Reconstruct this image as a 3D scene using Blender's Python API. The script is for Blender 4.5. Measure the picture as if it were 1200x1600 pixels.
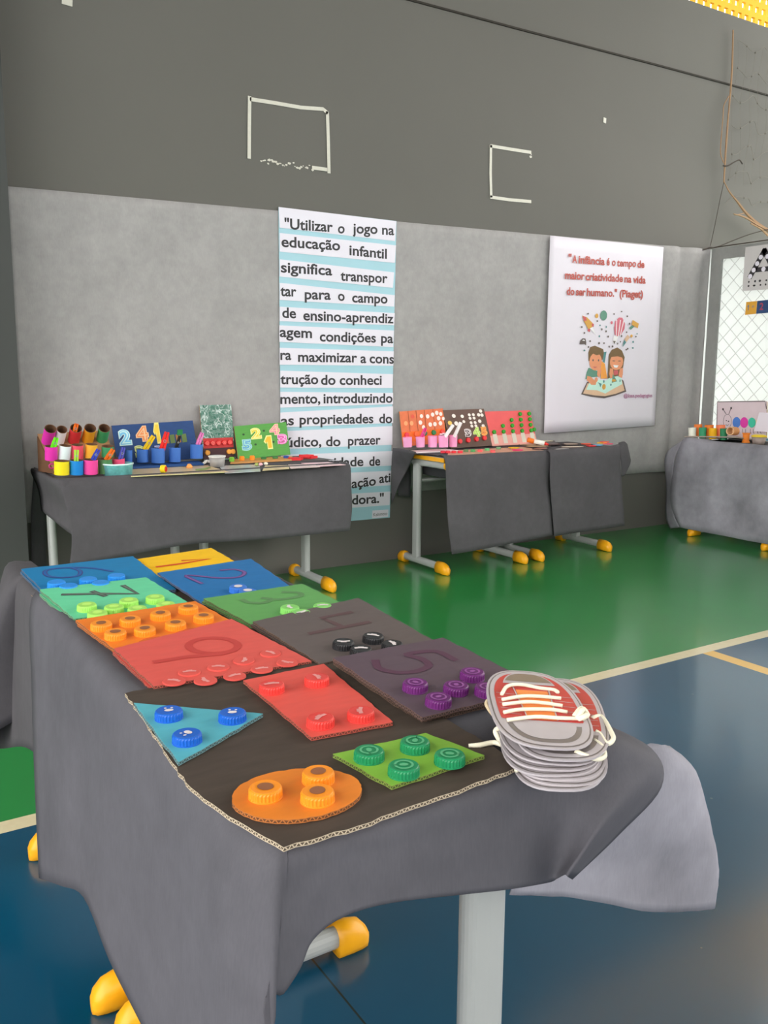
import bpy, bmesh, math, random
from mathutils import Vector, Matrix, Quaternion
R = random.Random(7)
for o in list(bpy.data.objects): bpy.data.objects.remove(o)
SC = bpy.context.scene
COL = SC.collection

# ------------------------------------------------------------------ camera, sky, exposure
cam_d = bpy.data.cameras.new('camera'); cam = bpy.data.objects.new('camera', cam_d); COL.objects.link(cam); SC.camera = cam
cam_d.sensor_fit = 'VERTICAL'; cam_d.sensor_height = 24.0; cam_d.lens = 1360.0 / 1600.0 * 24.0
cam_d.clip_start = 0.02; cam_d.clip_end = 200
PIT, ROL, YAW = math.radians(9.18), math.radians(0.36), math.radians(32.3)
fw = Vector((math.sin(YAW) * math.cos(PIT), math.cos(YAW) * math.cos(PIT), -math.sin(PIT)))
rt0 = Vector((math.cos(YAW), -math.sin(YAW), 0)); up0 = rt0.cross(fw)
rt = math.cos(ROL) * rt0 + math.sin(ROL) * up0; up = -math.sin(ROL) * rt0 + math.cos(ROL) * up0
M3 = Matrix((rt, up, -fw)).transposed()
cam.matrix_world = Matrix.Translation((0, 0, 1.025)) @ M3.to_4x4()

wd = bpy.data.worlds.new('overcast_sky'); SC.world = wd; wd.use_nodes = True
bg = wd.node_tree.nodes['Background']; bg.inputs[0].default_value = (1.0, 0.985, 0.955, 1); bg.inputs[1].default_value = 2.6
SC.view_settings.view_transform = 'Standard'; SC.view_settings.look = 'None'
SC.view_settings.gamma = 1.0; SC.view_settings.use_curve_mapping = False
SC.view_settings.exposure = 0.95

# ------------------------------------------------------------------ materials
def lin(c):
    c = c / 255.0
    return c / 12.92 if c <= 0.04045 else ((c + 0.055) / 1.055) ** 2.4
def rgb(r, g, b, k=1.0): return tuple(min(0.9, lin(v) * k) for v in (r, g, b)) + (1,)
MATS = {}
def mat(name, col, rough=0.75, noise=0.12, scale=18.0, bump=0.0, spec=0.4, stretch=None, metal=0.0, alpha=1.0, trans=0.0, coat=0.0):
    if name in MATS: return MATS[name]
    m = bpy.data.materials.new(name); m.use_nodes = True; nt = m.node_tree; N = nt.nodes; L = nt.links
    p = N['Principled BSDF']; p.inputs['Roughness'].default_value = rough
    p.inputs['Specular IOR Level'].default_value = spec; p.inputs['Metallic'].default_value = metal
    p.inputs['Coat Weight'].default_value = coat
    if trans: p.inputs['Transmission Weight'].default_value = trans
    if alpha < 1: p.inputs['Alpha'].default_value = alpha
    tc = N.new('ShaderNodeTexCoord'); src = tc.outputs['Object']
    if stretch:
        mp = N.new('ShaderNodeMapping'); mp.inputs['Scale'].default_value = stretch; L.new(src, mp.inputs[0]); src = mp.outputs[0]
    nz = N.new('ShaderNodeTexNoise'); nz.inputs['Scale'].default_value = scale; nz.inputs['Detail'].default_value = 5; L.new(src, nz.inputs['Vector'])
    mx = N.new('ShaderNodeMix'); mx.data_type = 'RGBA'
    mx.inputs['A'].default_value = tuple(v * (1 - noise) for v in col[:3]) + (1,)
    mx.inputs['B'].default_value = tuple(min(1, v * (1 + noise)) for v in col[:3]) + (1,)
    L.new(nz.outputs['Fac'], mx.inputs['Factor']); L.new(mx.outputs['Result'], p.inputs['Base Color'])
    if bump:
        bp = N.new('ShaderNodeBump'); bp.inputs['Strength'].default_value = bump; bp.inputs['Distance'].default_value = 0.004
        L.new(nz.outputs['Fac'], bp.inputs['Height']); L.new(bp.outputs[0], p.inputs['Normal'])
    MATS[name] = m
    return m
def mcol(r, g, b, k=1.25, rough=0.6, noise=0.08, **kw):
    return mat(f'paint {r} {g} {b} {rough} {k}', rgb(r, g, b, k), rough, noise, **kw)

def edge_mat(name, paper, gap):
    """cut edge of corrugated cardboard: two liners and a zigzag flute along the edge (UV: metres along, 0-1 across)"""
    m = bpy.data.materials.new(name); m.use_nodes = True; nt = m.node_tree; N = nt.nodes; L = nt.links
    p = N['Principled BSDF']; p.inputs['Roughness'].default_value = 0.9
    uv = N.new('ShaderNodeUVMap'); uv.uv_map = 'edge'
    sx = N.new('ShaderNodeSeparateXYZ'); L.new(uv.outputs[0], sx.inputs[0])
    def mth(op, a, b=None, c=None):
        n = N.new('ShaderNodeMath'); n.operation = op
        for i, v in enumerate((a, b, c)):
            if v is None: continue
            if isinstance(v, (int, float)): n.inputs[i].default_value = v
            else: L.new(v, n.inputs[i])
        return n.outputs[0]
    tri = mth('PINGPONG', mth('MULTIPLY', sx.outputs[0], 1 / 0.0035), 1.0)
    d = mth('ABSOLUTE', mth('SUBTRACT', tri, sx.outputs[1]))
    flute = mth('LESS_THAN', d, 0.22)
    liner = mth('GREATER_THAN', mth('ABSOLUTE', mth('SUBTRACT', sx.outputs[1], 0.5)), 0.32)
    f = mth('MAXIMUM', flute, liner)
    mx = N.new('ShaderNodeMix'); mx.data_type = 'RGBA'; mx.inputs['A'].default_value = gap; mx.inputs['B'].default_value = paper
    L.new(f, mx.inputs['Factor']); L.new(mx.outputs['Result'], p.inputs['Base Color'])
    return m

KRAFT = mat('kraft', rgb(150, 112, 78, 1.2), 0.85, 0.15, 40)
KRAFT_D = mat('kraft_dark', rgb(105, 72, 50, 1.0), 0.85, 0.15, 40)
EDGE_K = edge_mat('kraft_edge', rgb(178, 150, 118, 1.1), rgb(52, 40, 32))
WHITE = mat('white_paper', rgb(214, 208, 217, 1.17), 0.6, 0.03, 6, bump=0.05)
STRIPW = mat('white_strip', rgb(214, 210, 220, 1.2), 0.6, 0.05, 8)
INK = mat('ink', rgb(52, 50, 54), 0.6, 0.1, 30)
SKYB = mat('light_blue_paper', rgb(160, 200, 212, 1.1), 0.6, 0.05, 8)
STEEL = mat('grey_steel', rgb(168, 170, 168, 1.05), 0.38, 0.04, 12)
YEL = mat('yellow_plastic', rgb(238, 160, 22, 1.15), 0.35, 0.08, 20, bump=0.03)
LAMIN = mat('cream_laminate', rgb(200, 198, 190), 0.4, 0.04, 20)
DARK = mat('dark_plastic', rgb(40, 40, 42), 0.5, 0.1, 20)
TAPE = mat('tape', rgb(206, 203, 190, 1.05), 0.5, 0.08, 60)

def cloth_mat(name, col, noise=0.14, blotch=0.1, sub=0.0):
    m = mat(name, col, 0.85, noise, 30, bump=0.12, spec=0.2)
    nt = m.node_tree; N = nt.nodes; L = nt.links; p = N['Principled BSDF']
    mx = [n for n in N if n.bl_idname == 'ShaderNodeMix'][0]
    tc = [n for n in N if n.bl_idname == 'ShaderNodeTexCoord'][0]
    n2 = N.new('ShaderNodeTexNoise'); n2.inputs['Scale'].default_value = 4.5; n2.inputs['Detail'].default_value = 4; L.new(tc.outputs['Object'], n2.inputs['Vector'])
    mr = N.new('ShaderNodeMapRange'); mr.inputs['From Min'].default_value = 0.3; mr.inputs['From Max'].default_value = 0.7
    mr.inputs['To Min'].default_value = 1 - blotch; mr.inputs['To Max'].default_value = 1 + blotch; L.new(n2.outputs['Fac'], mr.inputs['Value'])
    wv = N.new('ShaderNodeTexNoise'); wv.inputs['Scale'].default_value = 1.0; mp = N.new('ShaderNodeMapping'); mp.inputs['Scale'].default_value = (420, 420, 60)
    L.new(tc.outputs['Object'], mp.inputs[0]); L.new(mp.outputs[0], wv.inputs['Vector'])
    mr2 = N.new('ShaderNodeMapRange'); mr2.inputs['From Min'].default_value = 0.25; mr2.inputs['From Max'].default_value = 0.75
    mr2.inputs['To Min'].default_value = 0.95; mr2.inputs['To Max'].default_value = 1.05; L.new(wv.outputs['Fac'], mr2.inputs['Value'])
    mu = N.new('ShaderNodeMath'); mu.operation = 'MULTIPLY'; L.new(mr.outputs[0], mu.inputs[0]); L.new(mr2.outputs[0], mu.inputs[1])
    vm = N.new('ShaderNodeVectorMath'); vm.operation = 'SCALE'; L.new(mx.outputs['Result'], vm.inputs[0]); L.new(mu.outputs[0], vm.inputs['Scale'])
    L.new(vm.outputs[0], p.inputs['Base Color'])
    return m
TNT = cloth_mat('dark_grey_nonwoven', rgb(108, 106, 113, .70))
TNT_B = cloth_mat('grey_nonwoven', rgb(96, 93, 97, .74))
TNT_W = cloth_mat('mottled_grey_nonwoven', rgb(132, 130, 138, 1.25), blotch=0.30)
TNT_L = cloth_mat('light_grey_nonwoven', rgb(178, 175, 174, .84), blotch=0.07)

# ------------------------------------------------------------------ mesh helpers
def wloc(o):
    v = Vector((0, 0, 0))
    while o is not None: v += o.location; o = o.parent
    return v
def smooth(P, k=4):
    P = [Vector(p) for p in P]; out = []; n = len(P)
    for i in range(n-1):
        a = P[i-1] if i else 2*P[0]-P[1]; b, c = P[i], P[i+1]; d = P[i+2] if i+2 < n else 2*P[-1]-P[-2]
        for q in range(k):
            t = q/k; out.append(0.5*((2*b)+(c-a)*t+(2*a-5*b+4*c-d)*t*t+(3*b-a-3*c+d)*t**3))
    return out+[P[-1]]
class MB:
    def __init__(s): s.v = []; s.f = []; s.m = []; s.uv = {}
    def add(s, vs, fs, mi=0):
        n = len(s.v); s.v += [Vector(p) for p in vs]
        for f in fs: s.f.append([n + i for i in f]); s.m.append(mi)
        return s
    def box(s, a, b, mi=0):
        x0, y0, z0 = a; x1, y1, z1 = b
        return s.add([(x0,y0,z0),(x1,y0,z0),(x1,y1,z0),(x0,y1,z0),(x0,y0,z1),(x1,y0,z1),(x1,y1,z1),(x0,y1,z1)],
                     [(3,2,1,0),(4,5,6,7),(0,1,5,4),(1,2,6,5),(2,3,7,6),(3,0,4,7)], mi)
    def prism(s, pts, off, mi=0, mside=None, mback=None):
        """polygon pts (3-D, planar) extruded by vector off; pts is the front/top face"""
        off = Vector(off); n = len(pts); P = [Vector(p) for p in pts]; k = len(s.v)
        nrm = Vector((0, 0, 0))
        for i in range(n): nrm += P[i].cross(P[(i + 1) % n])
        if nrm.dot(off) > 0: P.reverse()
        s.v += P + [p + off for p in P]
        s.f.append([k + i for i in range(n)]); s.m.append(mi)
        s.f.append([k + n + i for i in reversed(range(n))]); s.m.append(mi if mback is None else mback)
        arc = 0.0
        for i in range(n):
            j = (i + 1) % n; d = (P[j] - P[i]).length
            s.uv[len(s.f)] = [(arc, 0), (arc + d, 0), (arc + d, 1), (arc, 1)]
            s.f.append([k + n + i, k + n + j, k + j, k + i]); s.m.append(mi if mside is None else mside); arc += d
        return s
    def ring_tube(s, pts, r, n=6, mi=0, cap=True, closed=False):
        if not closed and len(pts) > 2:
            if isinstance(r, (list, tuple)): r = [r[min(i//4, len(r)-2)]*(1-(i % 4)/4) + r[min(i//4, len(r)-2)+1]*((i % 4)/4) for i in range((len(pts)-1)*4)] + [r[-1]]
            pts = smooth(pts)
        P = [Vector(p) for p in pts]; k0 = len(s.v); N = len(P); up = None
        for i, p in enumerate(P):
            t = (P[(i + 1) % N if closed else min(i + 1, N - 1)] - P[(i - 1) % N if closed else max(i - 1, 0)])
            if t.length < 1e-9: t = Vector((0, 0, 1))
            t.normalize()
            if up is None: up = t.orthogonal().normalized()
            else:
                up = up - t * up.dot(t)
                up = up.normalized() if up.length > 1e-6 else t.orthogonal().normalized()
            b = t.cross(up); rr = r[i] if isinstance(r, (list, tuple)) else r
            for a in range(n):
                th = 2 * math.pi * a / n; s.v.append(p + rr * (math.cos(th) * up + math.sin(th) * b))
        for i in range(N if closed else N - 1):
            for a in range(n):
                i2 = (i + 1) % N
                s.f.append([k0 + i*n + a, k0 + i*n + (a+1) % n, k0 + i2*n + (a+1) % n, k0 + i2*n + a]); s.m.append(mi)
        if cap and not closed:
            s.f.append([k0 + a for a in reversed(range(n))]); s.m.append(mi)
            s.f.append([k0 + (N-1)*n + a for a in range(n)]); s.m.append(mi)
        return s
    def ribbon(s, pts, w, nrm, mi=0, closed=False):
        """flat painted stroke of width w along pts, lying in the plane with normal nrm"""
        P = [Vector(p) for p in pts]; nrm = Vector(nrm); N = len(P); k = len(s.v)
        for i, p in enumerate(P):
            a = P[max(i-1, 0)]; b = P[min(i+1, N-1)]
            t = (b - a); t = t.normalized() if t.length > 1e-9 else Vector((1, 0, 0))
            sd = nrm.cross(t).normalized() * w / 2
            if i == 0: p = p - t * w * 0.3
            if i == N-1: p = p + t * w * 0.3
            s.v += [p - sd, p + sd]
        for i in range(N - 1): s.f.append([k+2*i, k+2*i+2, k+2*i+3, k+2*i+1]); s.m.append(mi)
        return s
    def lathe(s, prof, base, axis=(0, 0, 1), n=28, mi=0, ridge=None, capb=True, capt=True):
        ax = Vector(axis).normalized(); u = ax.orthogonal().normalized(); w = ax.cross(u); B = Vector(base); k = len(s.v)
        for j, (r, z) in enumerate(prof):
            for a in range(n):
                th = 2*math.pi*a/n; rr = r
                if ridge and j in ridge and a % 2: rr = r * 0.955
                s.v.append(B + ax*z + rr*(math.cos(th)*u + math.sin(th)*w))
        for j in range(len(prof)-1):
            mj = mi[j] if isinstance(mi, (list, tuple)) else mi
            for a in range(n):
                s.f.append([k+j*n+a, k+j*n+(a+1) % n, k+(j+1)*n+(a+1) % n, k+(j+1)*n+a]); s.m.append(mj)
        m0 = mi[0] if isinstance(mi, (list, tuple)) else mi; m1 = mi[-1] if isinstance(mi, (list, tuple)) else mi
        if capb: s.f.append([k+a for a in reversed(range(n))]); s.m.append(m0)
        if capt: s.f.append([k+(len(prof)-1)*n+a for a in range(n)]); s.m.append(m1)
        return s
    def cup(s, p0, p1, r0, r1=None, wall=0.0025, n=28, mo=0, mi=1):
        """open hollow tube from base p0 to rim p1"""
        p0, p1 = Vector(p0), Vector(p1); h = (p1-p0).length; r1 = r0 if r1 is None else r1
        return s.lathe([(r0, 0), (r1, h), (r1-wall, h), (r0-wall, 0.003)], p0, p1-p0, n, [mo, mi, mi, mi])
    def net(s, rows, ru=6, rv=5, mi=0, jit=0.0):
        """smooth surface through a grid of control points"""
        P = [[Vector(p) for p in r] for r in rows]; nr, nc = len(P), len(P[0])
        def cr(a, b, c, d, t):
            return 0.5*((2*b) + (c-a)*t + (2*a-5*b+4*c-d)*t*t + (3*b-a-3*c+d)*t**3)
        def line(Q, res):
            out = []; n = len(Q)
            for i in range(n-1):
                a = Q[i-1] if i > 0 else 2*Q[0]-Q[1]; d = Q[i+2] if i+2 < n else 2*Q[-1]-Q[-2]
                for t in range(res): out.append(cr(a, Q[i], Q[i+1], d, t/res))
            out.append(Q[-1]); return out
        cols = [line([P[i][j] for i in range(nr)], rv) for j in range(nc)]
        G = [line([cols[j][i] for j in range(nc)], ru) for i in range(len(cols[0]))]
        k = len(s.v); w = len(G[0])
        for r in G:
            for p in r: s.v.append(p + Vector((R.uniform(-1,1), R.uniform(-1,1), R.uniform(-1,1)))*jit)
        for i in range(len(G)-1):
            for j in range(w-1): s.f.append([k+i*w+j, k+i*w+j+1, k+(i+1)*w+j+1, k+(i+1)*w+j]); s.m.append(mi)
        return s
    def build(s, name, mats, parent=None, smooth=False, kind=None, solid=0.0, bevel=0.0, origin=None, local=False):
        if not isinstance(mats, (list, tuple)): mats = [mats]
        if local: off = Vector((0, 0, 0))
        elif parent is not None: off = wloc(parent)
        elif origin is not None: off = Vector(origin)
        else:
            xs = [v.x for v in s.v]; ys = [v.y for v in s.v]
            off = Vector(((min(xs)+max(xs))/2, (min(ys)+max(ys))/2, min(v.z for v in s.v)))
        me = bpy.data.meshes.new(name); me.from_pydata([tuple(v-off) for v in s.v], [], s.f)
        for m in mats: me.materials.append(m)
        for p, mi in zip(me.polygons, s.m): p.material_index = min(mi, len(mats)-1); p.use_smooth = smooth
        if s.uv:
            ul = me.uv_layers.new(name='edge')
            for fi, uvs in s.uv.items():
                for li, uv in zip(me.polygons[fi].loop_indices, uvs): ul.data[li].uv = uv
        me.update()
        o = bpy.data.objects.new(name, me); COL.objects.link(o)
        if parent is not None: o.parent = parent
        elif not local: o.location = off
        if kind: o['kind'] = kind
        if solid:
            md = o.modifiers.new('thickness', 'SOLIDIFY'); md.thickness = solid; md.offset = -1
        if bevel:
            md = o.modifiers.new('bevel', 'BEVEL'); md.width = bevel; md.segments = 2; md.limit_method = 'ANGLE'
        return o

def tag(o, label, cat, group=None):
    o['label'] = label; o['category'] = cat
    if group: o['group'] = group
    return o
def thing(name, label, cat, loc, group=None):
    o = bpy.data.objects.new(name, None); o.empty_display_size = 0.05; COL.objects.link(o); o.location = loc
    return tag(o, label, cat, group)
def recolor(o, m, i=0):
    o.material_slots[i].link = 'OBJECT'; o.material_slots[i].material = m
def dup_tree(o, parent=None):
    c = o.copy(); COL.objects.link(c)
    if parent is not None: c.parent = parent
    for ch in list(o.children): dup_tree(ch, c)
    return c
class Fr:
    """flat frame: origin, axes; pt(a, b, c) = o + a*ux + b*uy + c*normal"""
    def __init__(s, o, ux, uy):
        s.o = Vector(o); s.x = Vector(ux); s.y = Vector(uy); s.n = s.x.cross(s.y).normalized()
    def pt(s, a, b, c=0.0): return s.o + s.x*a + s.y*b + s.n*c
def quadfr(TL, TR, BL): # frame whose 0..1 axes run along the board: x left-right, y bottom-top
    TL, TR, BL = Vector(TL), Vector(TR), Vector(BL); return Fr(BL, TR-TL, TL-BL)
def text2d(body, bold=0.0):
    cu = bpy.data.curves.new('t', 'FONT'); cu.body = body; cu.size = 1.0; cu.offset = bold; cu.resolution_u = 4
    ob = bpy.data.objects.new('t', cu); COL.objects.link(ob); bpy.context.view_layer.update()
    me = bpy.data.meshes.new_from_object(ob.evaluated_get(bpy.context.evaluated_depsgraph_get()))
    vs = [v.co.copy() for v in me.vertices]; fs = [list(p.vertices) for p in me.polygons]
    bpy.data.objects.remove(ob); bpy.data.curves.remove(cu); bpy.data.meshes.remove(me)
    return vs, fs
def put_text(mb, fr, body, x0, x1, yb, size, c, bold=0.0, mi=0, yb1=None):
    vs, fs = text2d(body, bold)
    a = min(v.x for v in vs); b = max(v.x for v in vs); k = (x1-x0)/(b-a)
    yb1 = yb if yb1 is None else yb1
    mb.add([fr.pt(x0+(v.x-a)*k, yb+(yb1-yb)*((v.x-a)/(b-a))+v.y*size, c) for v in vs], fs, mi)
def put_glyph(mb, fr, body, cx, cy, w, hgt, c, bold=0.0, mi=0):
    if body == '1':
        e = bold*1.6
        flat(mb, fr, [(cx+(x-.5)*w, cy+(y-.5)*hgt) for x, y in [(.0-e, .74-e), (.42-e, 1+e*.6), (.80+e, 1+e*.6), (.80+e, -e*.6), (.42-e, -e*.6), (.42-e, .68-e), (.10, .54-e)]], c, mi); return
    vs, fs = text2d(body, bold)
    x0 = min(v.x for v in vs); x1 = max(v.x for v in vs); y0 = min(v.y for v in vs); y1 = max(v.y for v in vs)
    mb.add([fr.pt(cx+((v.x-x0)/(x1-x0)-.5)*w, cy+((v.y-y0)/(y1-y0)-.5)*hgt, c) for v in vs], fs, mi)
def flat(mb, fr, pts, c, mi=0): mb.add([fr.pt(a, b, c) for a, b in pts], [list(range(len(pts)))], mi)
def disc(mb, fr, cx, cy, rx, ry, c, mi=0, n=20): flat(mb, fr, [(cx+rx*math.cos(2*math.pi*i/n), cy+ry*math.sin(2*math.pi*i/n)) for i in range(n)], c, mi)

# ------------------------------------------------------------------ the setting
def floor_mat():
    m = bpy.data.materials.new('court_paint'); m.use_nodes = True; nt = m.node_tree; N = nt.nodes; L = nt.links
    p = N['Principled BSDF']
    tc = N.new('ShaderNodeTexCoord'); sx = N.new('ShaderNodeSeparateXYZ'); L.new(tc.outputs['Object'], sx.inputs[0])
    def mth(op, a, b=None):
        n = N.new('ShaderNodeMath'); n.operation = op
        for i, v in enumerate((a, b)):
            if v is None: continue
            if isinstance(v, (int, float)): n.inputs[i].default_value = v
            else: L.new(v, n.inputs[i])
        return n.outputs[0]
    nz = N.new('ShaderNodeTexNoise'); nz.inputs['Scale'].default_value = 2.2; nz.inputs['Detail'].default_value = 6; nz.inputs['Roughness'].default_value = .55
    mpz = N.new('ShaderNodeMapping'); mpz.inputs['Location'].default_value = (3.3, 7.1, 0.37); L.new(tc.outputs['Object'], mpz.inputs[0]); L.new(mpz.outputs[0], nz.inputs['Vector'])
    fine = N.new('ShaderNodeTexNoise'); fine.inputs['Scale'].default_value = 45; fine.inputs['Detail'].default_value = 4; L.new(tc.outputs['Object'], fine.inputs['Vector'])
    def mixc(f, a, b):
        n = N.new('ShaderNodeMix'); n.data_type = 'RGBA'
        for s, v in (('A', a), ('B', b)):
            if isinstance(v, tuple): n.inputs[s].default_value = v
            else: L.new(v, n.inputs[s])
        L.new(f, n.inputs['Factor']); return n.outputs['Result']
    green = mixc(nz.outputs['Fac'], rgb(28, 120, 54), rgb(40, 142, 68))
    blue = mixc(nz.outputs['Fac'], rgb(0, 62, 90), rgb(0, 80, 110))
    y = mth('ADD', sx.outputs[1], mth('MULTIPLY', mth('SUBTRACT', sx.outputs[0], 1.5), -0.004))
    base = mixc(mth('GREATER_THAN', y, 2.035), blue, green)
    onl = mth('MULTIPLY', mth('GREATER_THAN', y, 1.985), mth('LESS_THAN', y, 2.04))
    base = mixc(onl, base, mixc(fine.outputs['Fac'], rgb(214, 200, 158), rgb(228, 216, 180)))
    yl = mth('MULTIPLY', mth('LESS_THAN', mth('ABSOLUTE', mth('SUBTRACT', sx.outputs[0], 2.689)), 0.03), mth('LESS_THAN', y, 1.985))
    base = mixc(yl, base, rgb(226, 176, 60))
    cr = mth('MULTIPLY', mth('LESS_THAN', mth('ABSOLUTE', mth('SUBTRACT', sx.outputs[0], 0.640)), 0.0018), mth('LESS_THAN', y, 1.5))
    base = mixc(cr, base, rgb(20, 30, 24))
    sp = N.new('ShaderNodeTexVoronoi'); sp.inputs['Scale'].default_value = 7; L.new(mpz.outputs[0], sp.inputs['Vector'])
    base = mixc(mth('MULTIPLY', mth('LESS_THAN', sp.outputs['Distance'], 0.025), 0.35), base, rgb(130, 140, 130))
    L.new(base, p.inputs['Base Color'])
    p.inputs['Roughness'].default_value = 0.276; p.inputs['Coat Weight'].default_value = 0.7; p.inputs['Coat Roughness'].default_value = 0.13
    p.inputs['Specular IOR Level'].default_value = 0.4
    return m
MB().box((-7, -7, -0.12), (9.5, 4.1, 0)).build('floor', floor_mat(), kind='structure', origin=(0, 0, 0))
MB().box((-60, -60, -0.2), (80, 80, -0.13)).build('ground', mat('pale_yard', rgb(190, 190, 185), 0.9, 0.1, 2), kind='structure')
WALLM = mat('grey_wall_paint', rgb(110, 108, 102, .86), 0.8, 0.07, 1.6, bump=0.05)
LOWM = mat('dark_grey_wall_paint', rgb(104, 102, 96, 1.1), 0.7, 0.07, 2.0, bump=0.05)
w = MB()
w.box((-7, 3.95, 0), (5.052, 4.1, 1.85)); w.box((-7, 3.95, 1.85), (9.5, 4.1, 3.318))
w.build('wall_back', WALLM, kind='structure')
MB().ring_tube([(-2, 3.948, 2.862), (2.63, 3.948, 2.874), (5.16, 3.948, 2.898), (9.4, 3.948, 2.90)], 0.007, 4).build('trim_1', mat('dark_joint', rgb(50, 46, 40), 0.9, 0.1), kind='structure')
pil = MB(); pil.add([(-2.5, 3.76, 0), (0.640, 3.76, 0), (0.657, 3.76, 4.6), (-2.5, 3.76, 4.6), (-2.5, 3.95, 0), (0.640, 3.95, 0), (0.657, 3.95, 4.6), (-2.5, 3.95, 4.6)],
        [(0,1,2,3), (1,5,6,2), (4,0,3,7), (3,2,6,7), (0,4,5,1), (5,4,7,6)])
pil.build('wall_left', mat('pillar_grey', rgb(96, 98, 96, .52), 0.8, 0.06, 2.0, bump=0.05), kind='structure')
MB().box((-7, -7.1, 0), (9.5, -7, 2.7)).build('wall_rear', mat('rear_wall', rgb(100, 100, 98), 0.8, 0.06, 2), kind='structure')  # unseen; height set for how much light enters from behind
MB().box((-3.2, -7.2, 4.6), (6.5, 4.3, 4.7)).build('ceiling', mat('roof_sheet', rgb(176, 172, 160), 0.7, 0.06, 2), kind='structure')  # unseen roof; side edges set to brighten the back wall and cloths
# pierced yellow block band above the wall
cob = MB()
YB = mat('yellow_block', rgb(226, 172, 40, 1.2), 0.8, 0.12, 6)
z0 = 3.318; pitch = 0.070; hole = 0.036
for r_ in range(18):
    za = z0 + r_*pitch
    cob.box((3.6, 3.955, za + hole), (9.5, 3.975, za+pitch))
    off = 0.5*pitch if r_ % 2 else 0.0
    xx = 3.6 - pitch + off
    while xx < 9.5:
        a, b = max(3.6, xx+hole), min(9.5, xx+pitch)
        if b > a: cob.box((a, 3.955, za), (b, 3.975, za+hole))
        xx += pitch
cob.build('window_1', YB, kind='structure')
MB().box((-7, 3.95, 3.318), (3.6, 4.1, 4.6)).build('wall_top', WALLM, kind='structure')
# right-hand screen: grey curtain border, bright opening with chain-link
fr_ = MB()
fr_.box((5.056, 3.838, 0), (5.070, 3.922, 1.845));  fr_.box((5.056, 1.2, 1.772), (5.070, 3.838, 1.845)); fr_.box((5.056, 1.2, 0), (5.075, 3.838, 0.42)); fr_.box((5.056, 1.2, 0), (5.075, 1.28, 1.845))
SCM = cloth_mat('screen_cloth', rgb(150, 150, 148, 1.2)); SCM.node_tree.nodes['Principled BSDF'].inputs['Subsurface Weight'].default_value = 0
def translucent(m, col, fac):
    nt = m.node_tree; tr = nt.nodes.new('ShaderNodeBsdfTranslucent'); tr.inputs[0].default_value = col
    mx = nt.nodes.new('ShaderNodeMixShader'); mx.inputs[0].default_value = fac
    nt.links.new(nt.nodes['Principled BSDF'].outputs[0], mx.inputs[1]); nt.links.new(tr.outputs[0], mx.inputs[2])
    nt.links.new(mx.outputs[0], nt.nodes['Material Output'].inputs['Surface']); return m
translucent(SCM, (.5, .5, .49, 1), .22)
fr_.build('wall_right', SCM, kind='structure')
MILK = translucent(mat('milky_sheet', (.72, .74, .74, 1), .5, .02, 3), (.74, .75, .75, 1), .68)
MB().box((5.101, 1.2, .02), (5.104, 4.09, 1.85)).build('added_sheet', MILK, kind='structure')  # added translucent sheet that dims the sky behind the mesh
ml = MB(); pitch_m = 0.105
def clip_diag(s):
    for k in range(-20, 50):
        y = 1.28 + k*pitch_m; pts = []
        ya, za, yb, zb = y, 0.42, y + s*1.352, 1.772
        t0, t1 = 0.0, 1.0
        if yb != ya:
            ta, tb = (1.28-ya)/(yb-ya), (3.838-ya)/(yb-ya); lo, hi = min(ta, tb), max(ta, tb); t0, t1 = max(0, lo), min(1, hi)
        if t1 <= t0: continue
        q = lambda t: (5.068 + 0.0015*s, ya+(yb-ya)*t, za+(zb-za)*t)
        ml.ring_tube([q(t0), q(t1)], 0.0019, 4, cap=False)
clip_diag(1); clip_diag(-1)
ml.build('window_2', mat('white_wire', rgb(205, 205, 205), 0.5, 0.05), kind='structure')
# light grey fabric hung along the back wall, gathered in the corner
bd = MB()
xs = [0.66 + i*0.11 for i in range(36)] + [4.56+i*.035 for i in range(14)] + [5.045]
rows = []
for k, tz in enumerate((0, .12, .35, .6, .82, 1)):
    row = []
    for i, x in enumerate(xs):
        zt = 1.757 + 0.0195*(x-0.69); zb = 0.37
        fold = 0.0025*math.sin(x*9+k) + (0.030*abs(math.sin((x-4.55)*14))*min(1, (x-4.5)/0.2) if x > 4.55 else 0)
        row.append((x, 3.9460 - abs(fold), zt + (zb-zt)*tz))
    rows.append(row)
bd.net(rows, 4, 4)
tag(bd.build('fabric_backdrop', TNT_L, smooth=True, solid=0.0015), 'long pale grey nonwoven fabric stretched along the back wall behind the posters', 'fabric backdrop')
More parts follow.
